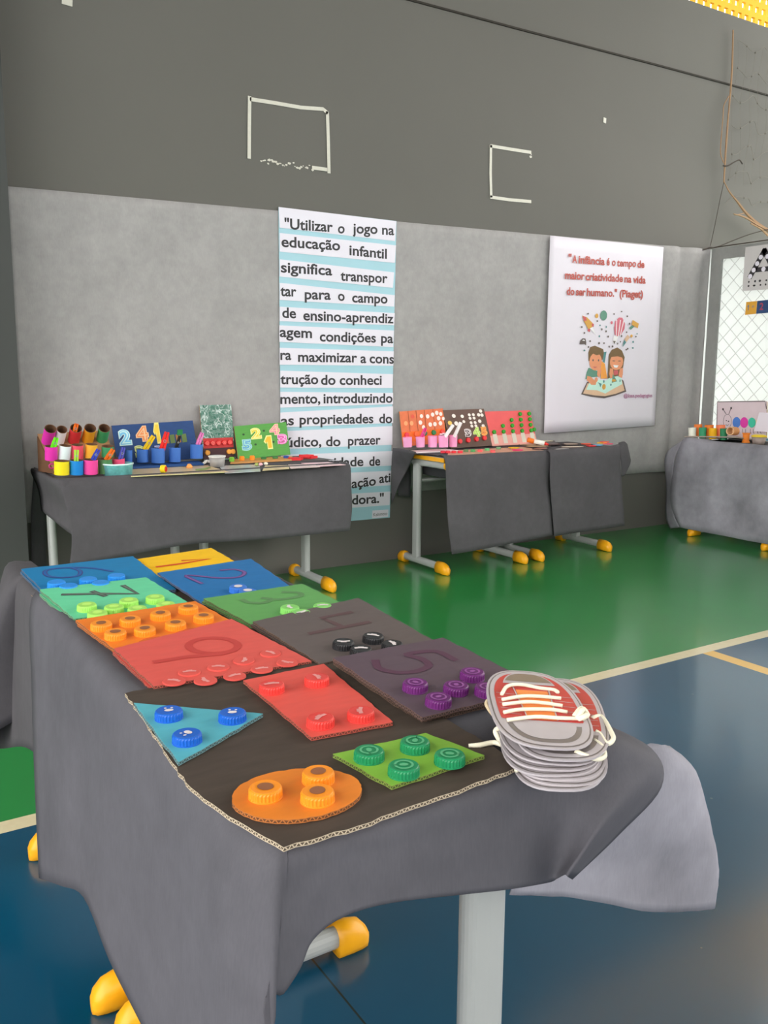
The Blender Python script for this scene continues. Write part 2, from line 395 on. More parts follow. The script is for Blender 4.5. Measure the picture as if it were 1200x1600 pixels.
# ------------------------------------------------------------------ wall graphics
WF = Fr((0, 3.9390, 0), (1, 0, 0), (0, 0, 1))
def wall_poly(pts, c0, t=0.0012): return [WF.pt(a, b, c0+t) for a, b in pts], (0, t, 0)
po = thing('text_banner', 'tall light blue paper banner with black lettering on white strips, opening with Utilizar o jogo', 'poster', (2.23, 3.93, 0.234))
b = MB(); b.prism(*wall_poly([(1.8834,1.7967), (2.5555,1.7945), (2.528,0.2383), (1.8773,0.2442)], -0.001)); b.build('banner_sheet', SKYB, po)
def zq(x, y): return (430 + x/3.077, 310 + y/3.077)
lines = [
 ([(1.8834,1.7967), (2.5536,1.7934), (2.5467,1.6928), (1.8875,1.7016)], [('"Utilizar', (1.9128,1.6994), (2.1773,1.7075)), ('o', (2.2064,1.7039), (2.2449,1.7072)), ('jogo', (2.2908,1.7112), (2.4386,1.7207)), ('na', (2.4661,1.7199), (2.54,1.723))]),
 ([(1.8868,1.6776), (2.5528,1.6725), (2.5458,1.5831), (1.8856,1.5907)], [('educação', (1.895,1.6149), (2.2186,1.6217)), ('infantil', (2.2726,1.604), (2.4962,1.6012))]),
 ([(1.8851,1.555), (2.5423,1.5354), (2.5351,1.4561), (1.8839,1.4742)], [('significa', (1.8903,1.4953), (2.1729,1.4977)), ('transpor', (2.2206,1.4757), (2.5012,1.4792))]),
 ([(1.8835,1.4451), (2.5474,1.4196), (2.544,1.3609), (1.8824,1.3636)], [('tar', (1.8864,1.3838), (1.9727,1.385)), ('para', (2.0182,1.375), (2.1641,1.3788)), ('o', (2.206,1.3777), (2.2445,1.3764)), ('campo', (2.2884,1.3721), (2.502,1.3754))]),
 ([(1.8819,1.3321), (2.5483,1.328), (2.5449,1.2649), (1.8809,1.2631)], [('de', (1.8949,1.281), (1.9695,1.2807)), ('ensino-aprendiz', (2.0091,1.2729), (2.5404,1.2753))]),
 ([(1.8789,1.2433), (2.5436,1.2378), (2.5404,1.1516), (1.8778,1.1637)], [('agem', (1.8802,1.1889), (2.0572,1.1872)), ('condições', (2.1004,1.1726), (2.4317,1.1737)), ('pa', (2.4636,1.1744), (2.539,1.1728))]),
 ([(1.8791,1.1358), (2.5446,1.13), (2.5413,1.0542), (1.878,1.0535)], [('ra', (1.8821,1.0782), (1.9409,1.0789)), ('maximizar', (1.9785,1.07), (2.3184,1.0705)), ('a', (2.3384,1.0675), (2.3736,1.0678)), ('cons', (2.3938,1.068), (2.5444,1.0662))]),
 ([(1.881,1.0253), (2.5405,1.0106), (2.538,0.9373), (1.8799,0.9426)], [('trução', (1.8805,0.9604), (2.0907,0.9599)), ('do', (2.1064,0.9566), (2.1903,0.9564)), ('conheci', (2.2147,0.9563), (2.4691,0.9556))]),
 ([(1.8796,0.9223), (2.5415,0.9116), (2.542,0.852), (1.8785,0.8446)], [('mento,', (1.8791,0.8635), (2.1021,0.8635)), ('introduzindo', (2.1202,0.8632), (2.5379,0.8608))]),
 ([(1.8782,0.8204), (2.5421,0.8404), (2.543,0.7518), (1.8772,0.7469)], [('as', (1.8801,0.7563), (1.952,0.7576)), ('propriedades', (1.9834,0.7599), (2.4186,0.755)), ('do', (2.4548,0.7541), (2.536,0.752))]),
 ([(1.8804,0.7278), (2.5391,0.7352), (2.54,0.6349), (1.8792,0.6389)], [('lúdico,', (1.8898,0.648), (2.1067,0.6457)), ('do', (2.1335,0.6446), (2.219,0.6412)), ('prazer', (2.2637,0.6427), (2.4644,0.6416))]),
 ([(1.8788,0.6101), (2.5403,0.6011), (2.541,0.5225), (1.8777,0.5301)], [('da capacidade', (1.8884,0.5391), (2.3577,0.5307)), ('de', (2.3938,0.5288), (2.4627,0.5286))]),
 ([(1.8773,0.5043), (2.5335,0.4948), (2.5301,0.4156), (1.8762,0.4269)], [('iniciação e', (1.887,0.4359), (2.2648,0.4174)), ('ação', (2.285,0.416), (2.4359,0.4233)), ('ati', (2.4569,0.4324), (2.5283,0.4349))]),
 ([(1.8793,0.3943), (2.5287,0.3817), (2.524,0.3077), (1.8782,0.3162)], [('va e', (1.8892,0.3349), (2.0119,0.3351)), ('motivadora."', (2.0635,0.3311), (2.4865,0.326))]),
]
for qd, words in lines:
    s = MB(); s.prism(*wall_poly(qd, 0.0008)); st = s.build('paper_strip', STRIPW, po)
    for wd_, a, c in words:
        t = MB(); put_text(t, WF, wd_, a[0], c[0], a[1], 0.070, 0.0026, 0.022, 0, c[1]); t.build('lettering', INK, st)
s = MB(); s.prism(*wall_poly([(2.4153,0.2862), (2.5172,0.2833), (2.5155,0.2429), (2.4135,0.2445)], 0.0008)); st = s.build('name_tag', STRIPW, po)
t = MB(); put_text(t, WF, 'Kishimoto', (2.4215,0.2578)[0], (2.5092,0.254)[0], (2.4215,0.2543)[1], 0.026, 0.0026, 0.0, 0); t.build('lettering', INK, st)

wp = thing('quote_poster', 'large white poster with red lettering and a picture of two children over an open book', 'poster', (4.12, 3.92, 0.66))
b = MB(); rowsP = []
for k in range(5):
    zz = [1.815 + 0.0112*(0), 0][0]
    row = []
    for i in range(7):
        u = i/6; v = k/4
        tl, tr, br, bl = Vector((3.6108,3.925,1.8096)), Vector((4.5848,3.925,1.8208)), Vector((4.5909,3.925,0.6821)), Vector((3.6176,3.925,0.6627))
        p = (tl*(1-u)+tr*u)*(1-v) + (bl*(1-u)+br*u)*v
        p.y += 0.003*math.sin(u*7+v*3)
        row.append(p)
    rowsP.append(row)
b.net(rowsP, 4, 4); b.build('poster_sheet', WHITE, wp, smooth=True, solid=0.001)
WP = Fr((0, 3.9205, 0), (1, 0, 0), (0, 0, 1))
RED = mat('brick_red_print', rgb(172, 78, 68, 1.2), 0.6, 0.1, 30)
t = MB()
for wd_, a, c in [('"', (3.7568,1.6717), (3.781,1.6734)), ('A', (3.7894,1.6703), (3.8276,1.6693)), ('infância', (3.8401,1.6701), (4.0592,1.6738)), ('é', (4.0751,1.6749), (4.101,1.6748)), ('o', (4.1204,1.6742), (4.1525,1.6763)), ('tempo', (4.1645,1.6733), (4.3341,1.6808)), ('de', (4.3459,1.6777), (4.4099,1.6799)),
     ('maior', (3.7353,1.5738), (3.8946,1.5769)), ('criatividade', (3.9038,1.5756), (4.2227,1.5828)), ('na', (4.237,1.5817), (4.2998,1.5834)), ('vida', (4.3137,1.5822), (4.4292,1.5849)),
     ('do', (3.7541,1.4821), (3.8161,1.483)), ('ser', (3.8292,1.4836), (3.9082,1.4838)), ('humano."', (3.9188,1.4844), (4.1771,1.4914)), ('(Piaget)', (4.2003,1.4906), (4.4107,1.497))]:
    t = MB(); put_text(t, WP, wd_, a[0], c[0], a[1], 0.062, 0.001, 0.03, 0, c[1]); t.build('lettering', RED, wp)
t = MB(); put_text(t, WP, '@lisas.pedagogias', (4.2819,0.8741)[0], (4.5474,0.8797)[0], (4.2822,0.87)[1], 0.033, 0.001, 0.012, 0); t.build('lettering', mat('plum_print', rgb(160, 90, 130, 1.2), 0.6), wp)
# printed picture; coordinates in 1/1000 m on the poster, measured from its lower left corner of the picture
IL = Fr(((3.869,3.92,0.8002)), (((4.4392,3.92,0.7901)[0]-(3.869,3.92,0.8002)[0])/941, 0, 0), (0, 0, ((4.1018,3.92,1.4627)[2]-(4.1463,3.92,0.7953)[2])/1600))
ILM = [mat('print_'+n, rgb(*c, 1.2), 0.6, 0.06, 30) for n, c in [('skin', (214,142,104)), ('brown', (112,88,58)), ('green', (92,136,118)), ('mint', (184,218,206)), ('orange', (224,150,70)), ('tan', (206,172,142)), ('dark', (96,84,80)), ('pink', (196,104,118)), ('white', (228,222,222)), ('teal', (80,128,128)), ('red', (190,88,92)), ('ochre', (200,150,70))]]
im = MB(); IC = [0.0008]
def ip(mi, pts):
    IC[0] += 0.00003; flat(im, IL, [(x, 1600-y) for x, y in pts], IC[0], mi)
def ie(mi, cx, cy, rx, ry):
    IC[0] += 0.00003; disc(im, IL, cx, 1600-cy, rx, ry, IC[0], mi)
ip(6, [(60,1378),(135,1200),(160,1190),(400,1290),(640,1160),(665,1180),(715,1345),(560,1400),(390,1442),(200,1415)])
ip(5, [(88,1365),(145,1215),(400,1310),(400,1410),(250,1395)]); ip(5, [(400,1410),(400,1310),(645,1180),(690,1325),(560,1375)])
ip(3, [(130,1310),(190,1150),(400,1180),(405,1370),(280,1320)]); ip(3, [(405,1370),(400,1180),(520,1090),(630,1140),(650,1230),(520,1300)])
ip(4, [(320,880),(380,930),(425,1145),(330,1150)]); ip(9, [(350,760),(395,750),(375,920),(350,900)])
ip(2, [(150,990),(285,1040),(285,1120),(190,1130),(110,1160),(125,1060)])
ip(1, [(145,890),(138,770),(160,690),(225,668),(345,715),(358,770),(345,870),(320,880),(170,900)])
ie(0, 245, 900, 88, 130); ip(1, [(150,800),(165,720),(335,735),(335,780),(255,808),(190,775)])
ie(6, 208, 880, 10, 16); ie(6, 286, 880, 10, 16); ip(10, [(205,975),(275,975),(240,992)])
ip(0, [(275,990),(315,960),(335,1040),(310,1140),(275,1100)]); ip(0, [(135,1110),(185,1120),(270,1200),(260,1240),(200,1240),(130,1170)]); ie(0, 265, 1165, 22, 35)
ip(1, [(430,1150),(430,800),(470,720),(550,685),(620,730),(665,830),(645,1000),(650,1090),(480,1130)])
ie(0, 548, 900, 98, 120); ip(1, [(445,830),(480,725),(550,690),(625,740),(655,840),(560,815)])
ip(8, [(500,945),(580,950),(560,985),(520,982)]); ie(6, 505, 885, 22, 6); ie(6, 590, 885, 22, 6)
ip(10, [(512,1025),(578,1025),(578,1085),(520,1095)]); ip(0, [(455,995),(500,1000),(520,1130),(470,1150),(450,1080)]); ip(0, [(645,985),(600,1000),(585,1110),(640,1140),(650,1060)])
ip(2, [(500,1075),(570,1190),(490,1210)]); ip(9, [(285,1200),(345,1225),(330,1280),(310,1230)]); ie(11, 380, 1270, 26, 42); ie(11, 520, 1175, 30, 20); ie(9, 480, 1240, 10, 18); ie(9, 375, 1190, 10, 22); ie(9, 612, 1180, 8, 22)
ip(7, [(490,400),(500,300),(550,245),(600,245),(645,330),(640,410),(590,500),(545,520),(500,500)])
for a, c in ((520, 525), (575, 555), (625, 580)): ip(8, [(a-6,280),(a+6,280),(c+5,515),(c-5,515)])
ip(8, [(485,520),(558,520),(515,625),(482,625)]); ip(6, [(480,590),(520,590),(500,640)])
ip(11, [(30,245),(95,265),(185,350),(170,430),(120,430),(60,330)]); ip(10, [(35,250),(80,262),(95,310),(55,320)]); ip(10, [(165,350),(195,355),(195,400),(170,390)]); ip(10, [(115,430),(150,430),(145,475),(112,460)]); ip(8, [(140,420),(180,400),(235,520)])
ie(2, 330, 226, 48, 72); ie(11, 232, 238, 22, 33); ie(7, 448, 325, 16, 22); ip(11, [(755,268),(850,320),(838,390),(745,340)]); ip(2, [(745,350),(780,370),(735,415),(705,390)])
ip(5, [(690,490),(725,530),(680,600),(645,560)]); ip(9, [(640,570),(675,605),(625,680)]); ie(11, 750, 508, 18, 22)
ip(6, [(12,640),(20,600),(45,568),(85,570),(100,620),(100,668),(75,650),(20,655)]); ip(8, [(40,600),(55,585),(75,588),(80,605)])
for x, y in [(108,213),(243,312),(283,372),(312,428),(372,390),(372,455),(28,408),(68,490),(280,530),(405,530),(152,605),(133,690),(78,740),(280,630),(350,628),(428,678),(475,198),(583,155),(670,220),(708,328),(672,455),(475,672),(548,628),(587,600),(830,472),(815,515),(776,595),(680,715),(700,700),(776,686),(600,515)]:
    ie(R.choice([6, 9, 6]), x, y, R.uniform(8, 14), R.uniform(10, 18))
im.build('printed_picture', ILM, wp)

# tape outlines and scraps left on the wall
WT = Fr((0, 3.9478, 0), (1, 0, 0), (0, 0, 1))
def tape_set(label, strips, specks=()):
    xs_ = [p[0] for s_ in strips for p in s_]
    t = thing('tape_outline', label, 'tape', (sum(xs_)/len(xs_), 3.948, min(p[1] for s_ in strips for p in s_)))
    for s_ in strips:
        m = MB(); m.ribbon([WT.pt(a, b_, 0.0014) for a, b_ in s_], 0.017, WT.n); m.build('tape_strip', TAPE, t, solid=0.001)
    if specks:
        m = MB()
        for a, b_ in specks:
            n = R.randint(5, 7); q = R.uniform(.003, .011)
            flat(m, WT, [(a+q*1.3*R.uniform(.5, 1)*math.cos(2*math.pi*i/n), b_+q*R.uniform(.4, .9)*math.sin(2*math.pi*i/n)) for i in range(n)], 0.001)
        m.build('tape_residue', TAPE, t)
tape_set('larger outline of white tape high on the grey wall with a broken lower edge', [
    [(1.7472,2.2696), (1.7429,2.1349), (1.7397,2.0048)], [(1.7535,2.2623), (1.8767,2.2651), (2.0108,2.2661), (2.1321,2.2777), (2.1532,2.2648)],
    [(2.1549,2.2651), (2.1596,2.136), (2.1626,1.9902)], [(2.0741,2.0004), (2.1519,2.0009)]],
    [(1.80+0.28*i/25+R.uniform(-.005,.005), 2.0+R.uniform(-.012,.012)) for i in range(26)])
tape_set('smaller three-sided outline of white tape on the wall, open on its right', [
    [(3.1736,2.2487), (3.3103,2.2502), (3.4608,2.2531)], [(3.1736,2.2487), (3.1759,2.1086), (3.1845,1.9846)], [(3.1824,1.981), (3.3112,1.9809), (3.4724,1.9873)]],
    [(3.4618,2.2291), (3.466,2.2434)])
for px_, lab, w_, h_ in [((0.948,2.5073), 'scrap of white tape at the top left of the grey wall', .022, .014), ((4.0338,2.5092), 'small white square scrap high above the quote poster', .012, .016)]:
    m = MB(); m.prism([WT.pt(px_[0]-w_, px_[1]-h_*.8, .001), WT.pt(px_[0]+w_*.9, px_[1]-h_, .001), WT.pt(px_[0]+w_, px_[1]+h_*.8, .001), WT.pt(px_[0]-w_*.9, px_[1]+h_, .001)], (0, .001, 0))
    tag(m.build('tape_scrap', TAPE), lab, 'tape scrap')
# netting, twine and twigs by the corner
TW = mat('dry_twig', rgb(150, 120, 92, 1.2), 0.9, 0.2, 60); CORD = mat('dark_cord', rgb(70, 62, 56), 0.9, 0.2, 60); NETM = mat('grey_net', rgb(124, 118, 110), 0.9, 0.2, 60)
tw = thing('hanging_twig', 'thin dry stem hanging down the wall beside the corner net', 'twig', (5.1437,3.9,2.2143))
def poly(name, m, par, pts, r, n=5): return MB().ring_tube(pts, r, n).build(name, m, par)
poly('stem', TW, tw, [(5.1238,3.92,3.2158), (5.1364,3.92,3.0131), (5.1383,3.92,2.8766), (5.1184,3.91,2.6938), (5.1028,3.9,2.5308), (5.1026,3.9,2.4111), (5.1044,3.9,2.2707)], [.005,.006,.006,.005,.007,.006,.005])
poly('side_shoot', TW, tw, [(5.0991,3.9,2.8064), (5.0541,3.9,2.7405), (5.0539,3.9,2.6817), (5.0492,3.9,2.5432), (5.0531,3.9,2.4446), (5.0917,3.9,2.3897)], .0035)
poly('side_shoot', CORD, tw, [(5.0739,3.89,2.3696), (5.1193,3.89,2.3753), (5.1761,3.89,2.4024), (5.2339,3.89,2.4258), (5.27,3.89,2.4061)], .0045)
br = thing('dry_branch', 'dry forked brown branch caught in the net at the right', 'branch', (5.3882,3.85,2.0881))
poly('stem', TW, br, [(5.0774,3.88,2.2722), (5.1303,3.87,2.208), (5.2029,3.86,2.1533), (5.2844,3.85,2.0904), (5.3944,3.84,2.0332), (5.5343,3.83,1.9857)], [.003,.005,.007,.010,.011,.013])
poly('side_shoot', TW, br, [(5.5188,3.82,1.9915), (5.389,3.82,2.0135), (5.247,3.82,2.0498), (5.118,3.82,2.0618)], [.011,.008,.007,.003])
poly('side_shoot', TW, br, [(5.5018,3.82,1.9564), (5.4122,3.82,1.9947), (5.3053,3.82,2.0183)], [.008,.007,.004])
poly('side_shoot', TW, br, [(5.2577,3.84,2.0823), (5.205,3.84,2.069), (5.1589,3.84,2.0605)], .003)
nt_ = MB()
def net_pt(i, k):
    return (5.185 + i*.085 + .018*math.sin(k*1.9+i*.7), 3.925, 3.17 - .165*k - .035*math.sin(math.pi*(i % 3)/3+.4*k) + .012*math.sin(i*2.3+k))
for k in range(7):
    nt_.ring_tube([net_pt(i*.5, k) for i in range(0, 14)], .0014, 4)
for i in range(0, 7):
    nt_.ring_tube([net_pt(i, k*.5) for k in range(12)], .0006, 4)
for i in range(7):
    for k in range(7):
        if (i*2+k) % 3: nt_.lathe([(.001, -.007), (.006, 0), (.001, .007)], net_pt(i, k), n=6)
tag(nt_.build('net', NETM), 'sagging grey knotted net hanging on the upper wall at the right', 'net')
tag(MB().ring_tube([(5.1437,3.93,2.2802), (5.1158,3.93,2.1672), (5.0803,3.93,2.0001), (5.0479,3.93,1.8657)], .0022, 5).build('string', CORD), 'thin dark string running down to the corner knot', 'string')
tag(MB().ring_tube([(4.9726,3.93,1.8331), (5.0362,3.925,1.8519), (5.1015,3.92,1.8605), (5.2434,3.88,1.917), (5.3545,3.84,1.9589), (5.5024,3.8,2.0001)], [.004,.006,.004,.003,.003,.003], 5).build('cord', CORD), 'dark cord rising to the right from the corner of the fabric', 'cord')
tag(MB().ring_tube([(5.05, 3.9, 1.852), (5.05, 3.5, 1.853), (5.05, 2.9, 1.856), (5.05, 1.25, 1.86)], .0035, 5).build('top_cord', CORD), 'straight dark cord along the top of the grey screen', 'cord')

# things hung on the right-hand screen
RF = Fr((5.050, 0, 0), (0, -1, 0), (0, 0, 1))
al = thing('letter_sheet', 'pale sheet with a big dark letter A made of circles, taped to the screen', 'sheet', (5.05, 3.5, 1.55))
m = MB(); m.prism([RF.pt(-3.662, 1.826), RF.pt(-3.40, 1.829), RF.pt(-3.39, 1.55), RF.pt(-3.664, 1.552)], (.0015, 0, 0)); m.build('paper', mat('grey_paper', rgb(196, 192, 192, 1.1), .6, .04), al)
m = MB()
def stroke_a(p, q, wd): m.ribbon([RF.pt(*p, .001), RF.pt(*q, .001)], wd, RF.n)
apx, bl_, br_ = (-3.523, 1.79), (-3.612, 1.64), (-3.428, 1.64)
stroke_a(bl_, apx, .036); stroke_a(apx, br_, .036); stroke_a((-3.585, 1.677), (-3.455, 1.677), .03)
m.build('lettering', INK, al); m = MB()
for i in range(5):
    for r_ in range(2): disc(m, RF, -3.62+i*.042+R.uniform(-.004,.004), 1.607-r_*.026, R.uniform(.006,.011), R.uniform(.006,.009), .001, 0, 6)
m.build('lettering', INK, al)
m = MB()
for p, q, n in ((bl_, apx, 5), (apx, br_, 5)):
    for i in range(n): t = i/(n-1); disc(m, RF, p[0]+(q[0]-p[0])*t, p[1]+(q[1]-p[1])*t, .015, .015, .0016)
disc(m, RF, -3.52, 1.677, .015, .015, .0016)
m.build('white_dots', STRIPW, al)
ns = thing('number_strip', 'short strip of one ochre and one navy card hung on the mesh', 'card strip', (5.05, 3.5, 1.40))
m = MB(); m.prism([RF.pt(-3.628, 1.481), RF.pt(-3.55, 1.483), RF.pt(-3.552, 1.403), RF.pt(-3.631, 1.400)], (.002, 0, 0)); c_ = m.build('card', mcol(206, 150, 50), ns)
m = MB(); put_glyph(m, RF, '1', -3.61, 1.445, .016, .035, .001); put_glyph(m, RF, '*', -3.575, 1.45, .02, .02, .001); m.build('numeral', mcol(110, 120, 130), c_)
m = MB(); m.prism([RF.pt(-3.548, 1.483), RF.pt(-3.44, 1.486), RF.pt(-3.442, 1.406), RF.pt(-3.55, 1.403)], (.002, 0, 0)); c_ = m.build('card', mcol(40, 66, 108), ns)
m = MB(); put_glyph(m, RF, '2', -3.515, 1.447, .028, .045, .001, .02); m.build('numeral', mcol(150, 60, 80), c_)

# ------------------------------------------------------------------ school desks
def desk_proto():
    t = thing('school_desk', '', 'desk', (0, 0, 0))
    m = MB(); m.box((-.285, -.205, .578), (.285, .205, .600)); top = m.build('tabletop', LAMIN, t, bevel=.004, local=True)
    m = MB()
    for a, b_ in (((-.288, -.208, .577), (-.284, .208, .598)), ((.284, -.208, .577), (.288, .208, .598)), ((-.288, -.208, .577), (.288, -.204, .598)), ((-.288, .204, .577), (.288, .208, .598))): m.box(a, b_)
    m.build('edge_band', YEL, top, local=True)
    def oval(x, y0, y1, z, w, hgt, n=16):   # horizontal oval tube along y
        q = MB(); ring = [(w/2*math.cos(2*math.pi*i/n), hgt/2*math.sin(2*math.pi*i/n)) for i in range(n)]
        return q.prism([(x+a, y0, z+b_) for a, b_ in ring], (0, y1-y0, 0))
    for x in (-.262, .262):
        q = MB(); n = 20
        ring = []
        for i in range(n):
            th = 2*math.pi*i/n; a, b_ = math.cos(th), math.sin(th)
            ring.append((x+.0155*a, .062+(.0145 if b_ > 0 else -.0145 if b_ < 0 else 0)+.0145*b_))
        q.prism([(a, b_, .55) for a, b_ in ring], (0, 0, -.515)); q.build('leg', STEEL, t, smooth=False, local=True)
        fb = oval(x, -.19, .19, .034, .034, .04).build('foot_bar', STEEL, t, local=True)
        for sgn, L_ in ((-1, .085), (1, .06)):
            q = MB(); prof = []
            rows_ = []
            for j, (yy, sc, zt) in enumerate(((.135 if sgn < 0 else .16, 1.0, .062), (.185, 1.05, .062), (.207, 1.0, .055), (.220, .8, .040), (.226, .35, .022))):
                wv = .023*sc
                rows_.append([(x+wv*math.cos(th), sgn*yy, max(.001, .026+(zt-.026)*math.sin(th) if math.sin(th) > 0 else .026+.026*max(-1, 1.35*math.sin(th)))) for th in [2*math.pi*i/18 for i in range(18)]])
            k0 = 0
            for r_ in rows_: q.v += [Vector(p) for p in r_]
            for j in range(len(rows_)-1):
                for i in range(18): q.f.append([j*18+i, j*18+(i+1) % 18, (j+1)*18+(i+1) % 18, (j+1)*18+i]); q.m.append(0)
            q.f.append([i for i in reversed(range(18))]); q.m.append(0); q.f.append([(len(rows_)-1)*18+i for i in range(18)]); q.m.append(0)
            q.build('foot_cap', YEL, fb, smooth=True, local=True)
        sp = oval(x, -.190, .10, .558, .028, .038).build('top_support', STEEL, t, local=True)
        oval(x, -.202, -.190, .558, .032, .042).build('end_cap', YEL, sp, local=True)
    q = MB(); q.ring_tube([(-.262, .05, .46), (.262, .05, .46)], .009, 8); q.build('crossbar', STEEL, t, local=True)
    q = MB(); q.box((-.23, -.19, .490), (.23, .06, .497)); q.box((-.23, .053, .497), (.23, .06, .548)); q.box((-.23, -.19, .497), (-.223, .06, .548)); q.box((.223, -.19, .497), (.23, .06, .548))
    q.build('book_tray', DARK, t, local=True)
    return t
DESK = desk_proto()
def place_desk(first, x, y, rz, label):
    d = DESK if first else dup_tree(DESK)
    d.location = (x, y, 0); d.rotation_euler = (0, 0, rz); tag(d, label, 'desk', 'small school desks with yellow feet'); return d
place_desk(True, .52, .968, -math.pi/2, 'nearest grey steel school desk with yellow feet, under the foreground cloth')
place_desk(False, .503, 1.572, -math.pi/2, 'school desk behind the nearest one, under the cards numbered six and one')
place_desk(False, 1.00, 3.70, 0, 'school desk by the pillar, under the rack of coloured tubes')
place_desk(False, 1.66, 3.70, 0, 'school desk against the wall under the green number board, its right foot showing')
place_desk(False, 2.847, 3.70, 0, 'school desk with bare grey post and yellow top edge beside the text banner')
place_desk(False, 3.490, 3.70, 0, 'school desk under the red board with green caps, right of the bare-legged desk')
place_desk(False, 4.775, 3.305, -math.pi/2, 'school desk standing against the bright mesh at the far right')
place_desk(False, 4.775, 2.70, -math.pi/2, 'school desk cut by the right edge of the view, beside the mesh')

# ------------------------------------------------------------------ table cloths
def skirt(cols):  # cols: list of 5-point columns -> net rows
    return [[c[i] for c in cols] for i in range(len(cols[0]))]
def lerp(a, b_, t): return tuple(a[i]+(b_[i]-a[i])*t for i in range(3))
def col_(inset, edge, hem, bow=(0, 0, 0)):
    m1 = Vector(lerp(edge, hem, .33)) + Vector(bow); m2 = Vector(lerp(edge, hem, .66)) + Vector(bow)*.8
    return [inset, edge, tuple(m1), tuple(m2), hem]
# near cloth, front half of the long foreground table
near = MB()
cols = []
for hem, bow in [((0.262,1.6238,0.0758), (-.004,0,0)), ((0.256,1.3855,0.1908), (-.003,0,0)), ((0.262,1.2468,0.245), (0,0,0)), ((0.262,1.108,0.2283), (-.004,0,0)), ((0.262,0.9624,0.2329), (-.004,0,0)), ((.262, .84, .235), (0,0,0))]:
    y = hem[1] + (.07 if hem[1] > 1.5 else .02)
    cols.append(col_((.345, y, .6035), (.292, y+.01, .597), hem, bow))
cols.append([(.345, .74, .6035), (.293, .72, .597), (.268, .705, .50), (.262, .70, .39), (.258, .695, .27)])
cols.append([(.345, .71, .6035), (.303, .665, .597), (.286, .640, .50), (.281, .630, .39), (.279, .622, .29)])
for hem, dx in [((0.2781,0.632,0.4686), .004), ((0.3005,0.64,0.4739), -.002), ((0.3198,0.645,0.4885), 0), ((0.3357,0.65,0.5078), 0), ((0.3664,0.648,0.5212), 0), ((0.4198,0.648,0.5172), 0), ((0.5073,0.648,0.4963), 0), ((0.5763,0.65,0.4784), 0)]:
    cols.append(col_((max(.352, hem[0]+dx), .70, .6035), (max(.316, hem[0]+dx), .659, .597), hem, (0, -.003, 0)))
cols.append([(.635, .70, .6035), (0.6485,0.655,0.612), (0.6439,0.655,0.5554), (0.6478,0.662,0.495), (0.6496,0.668,0.4528)])
cols.append([(.70, .71, .6035), (0.7184,0.648,0.6133), (0.6993,0.635,0.5721), (0.6641,0.625,0.5281), (0.6432,0.64,0.4776)])
cols.append([(.755, .73, .602), (0.785,0.664,0.5838), (0.7609,0.634,0.5674), (0.6842,0.622,0.5342), (0.6401,0.633,0.4808)])
cols.append([(.768, .74, .600), (0.8156,0.676,0.5703), (0.8214,0.662,0.5254), (0.744,0.656,0.4887), (0.6666,0.652,0.4589)])
near.net(skirt(cols), 5, 6, 0)
# loose lobe of the right corner, mottled; its lit brightness put into a paler cloth colour
lobe = [
 [(.735, .78, .600), (0.8073,0.7,0.568), (0.8307,0.69,0.5681), (0.8674,0.69,0.5561), (0.9337,0.75,0.5146)],
 [(0.6699,0.675,0.5705), (0.7538,0.68,0.5469), (0.8341,0.675,0.5284), (0.9069,0.68,0.5155), (0.9864,0.75,0.4637)],
 [(0.6475,0.69,0.5113), (0.7413,0.69,0.484), (0.8458,0.68,0.4584), (0.945,0.68,0.4296), (1.0261,0.75,0.371)],
 [(0.6292,0.7,0.4641), (0.7331,0.7,0.4311), (0.8636,0.69,0.3858), (0.9668,0.68,0.3596), (1.0495,0.75,0.2965)],
 [(0.6205,0.705,0.4256), (0.7243,0.705,0.3869), (0.8559,0.69,0.3301), (0.9718,0.685,0.296), (1.0482,0.75,0.2366)]]
near.net(lobe, 6, 5, 1, .0006)
near.net([[(.735, y, .6015) for y in (.76, 1.0, 1.3, 1.62)], [(.752, y, .597) for y in (.76, 1.0, 1.3, 1.62)], [(.756, y, .50) for y in (.76, 1.0, 1.3, 1.62)], [(.757, y, .36) for y in (.80, 1.0, 1.3, 1.62)]], 4, 4)
near.add([(.34, .695, .6025), (.755, .695, .6025), (.755, 1.63, .6025), (.34, 1.70, .6025)], [(0, 1, 2, 3)])
tag(near.build('tablecloth', [TNT, TNT_W], smooth=True, solid=.0014), 'large grey cloth draped over the front of the foreground table, lifted at its right corner', 'tablecloth')
far = MB()
fc = []
for hem in [(0.274,1.7675,0.2789), (0.262,2.0391,0.1739), (0.252,2.5982,-0.0209)]:
    fc.append(col_((.345, hem[1]-.03, .6050), (.294, hem[1]-.03, .597), hem, (-.002, 0, 0)))
fc = [[(.345, 1.58, .6050), (.298, 1.58, .597), (.290, 1.58, .50), (.286, 1.58, .40), (.284, 1.58, .31)]] + fc[:2]
fc.append([(.36, 1.835, .6050), (.295, 1.86, .600), (0.2497,1.9,0.4904), (0.2255,1.93,0.3676), (0.201,1.95,0.2301)])
fc.append([(.42, 1.835, .6050), (.42, 1.872, .598), (.42, 1.89, .51), (.42, 1.90, .42), (.42, 1.90, .33)])
fc.append([(.74, 1.835, .6050), (.74, 1.872, .598), (.74, 1.89, .51), (.74, 1.90, .42), (.74, 1.90, .33)])
far.net(skirt(fc), 6, 5)
far.add([(.34, 1.58, .6042), (.755, 1.58, .6042), (.755, 1.84, .6042), (.34, 1.84, .6042)], [(0, 1, 2, 3)])
tag(far.build('tablecloth', TNT_B, smooth=True, solid=.0014), 'grey cloth over the far end of the foreground table, showing at the left edge', 'tablecloth')

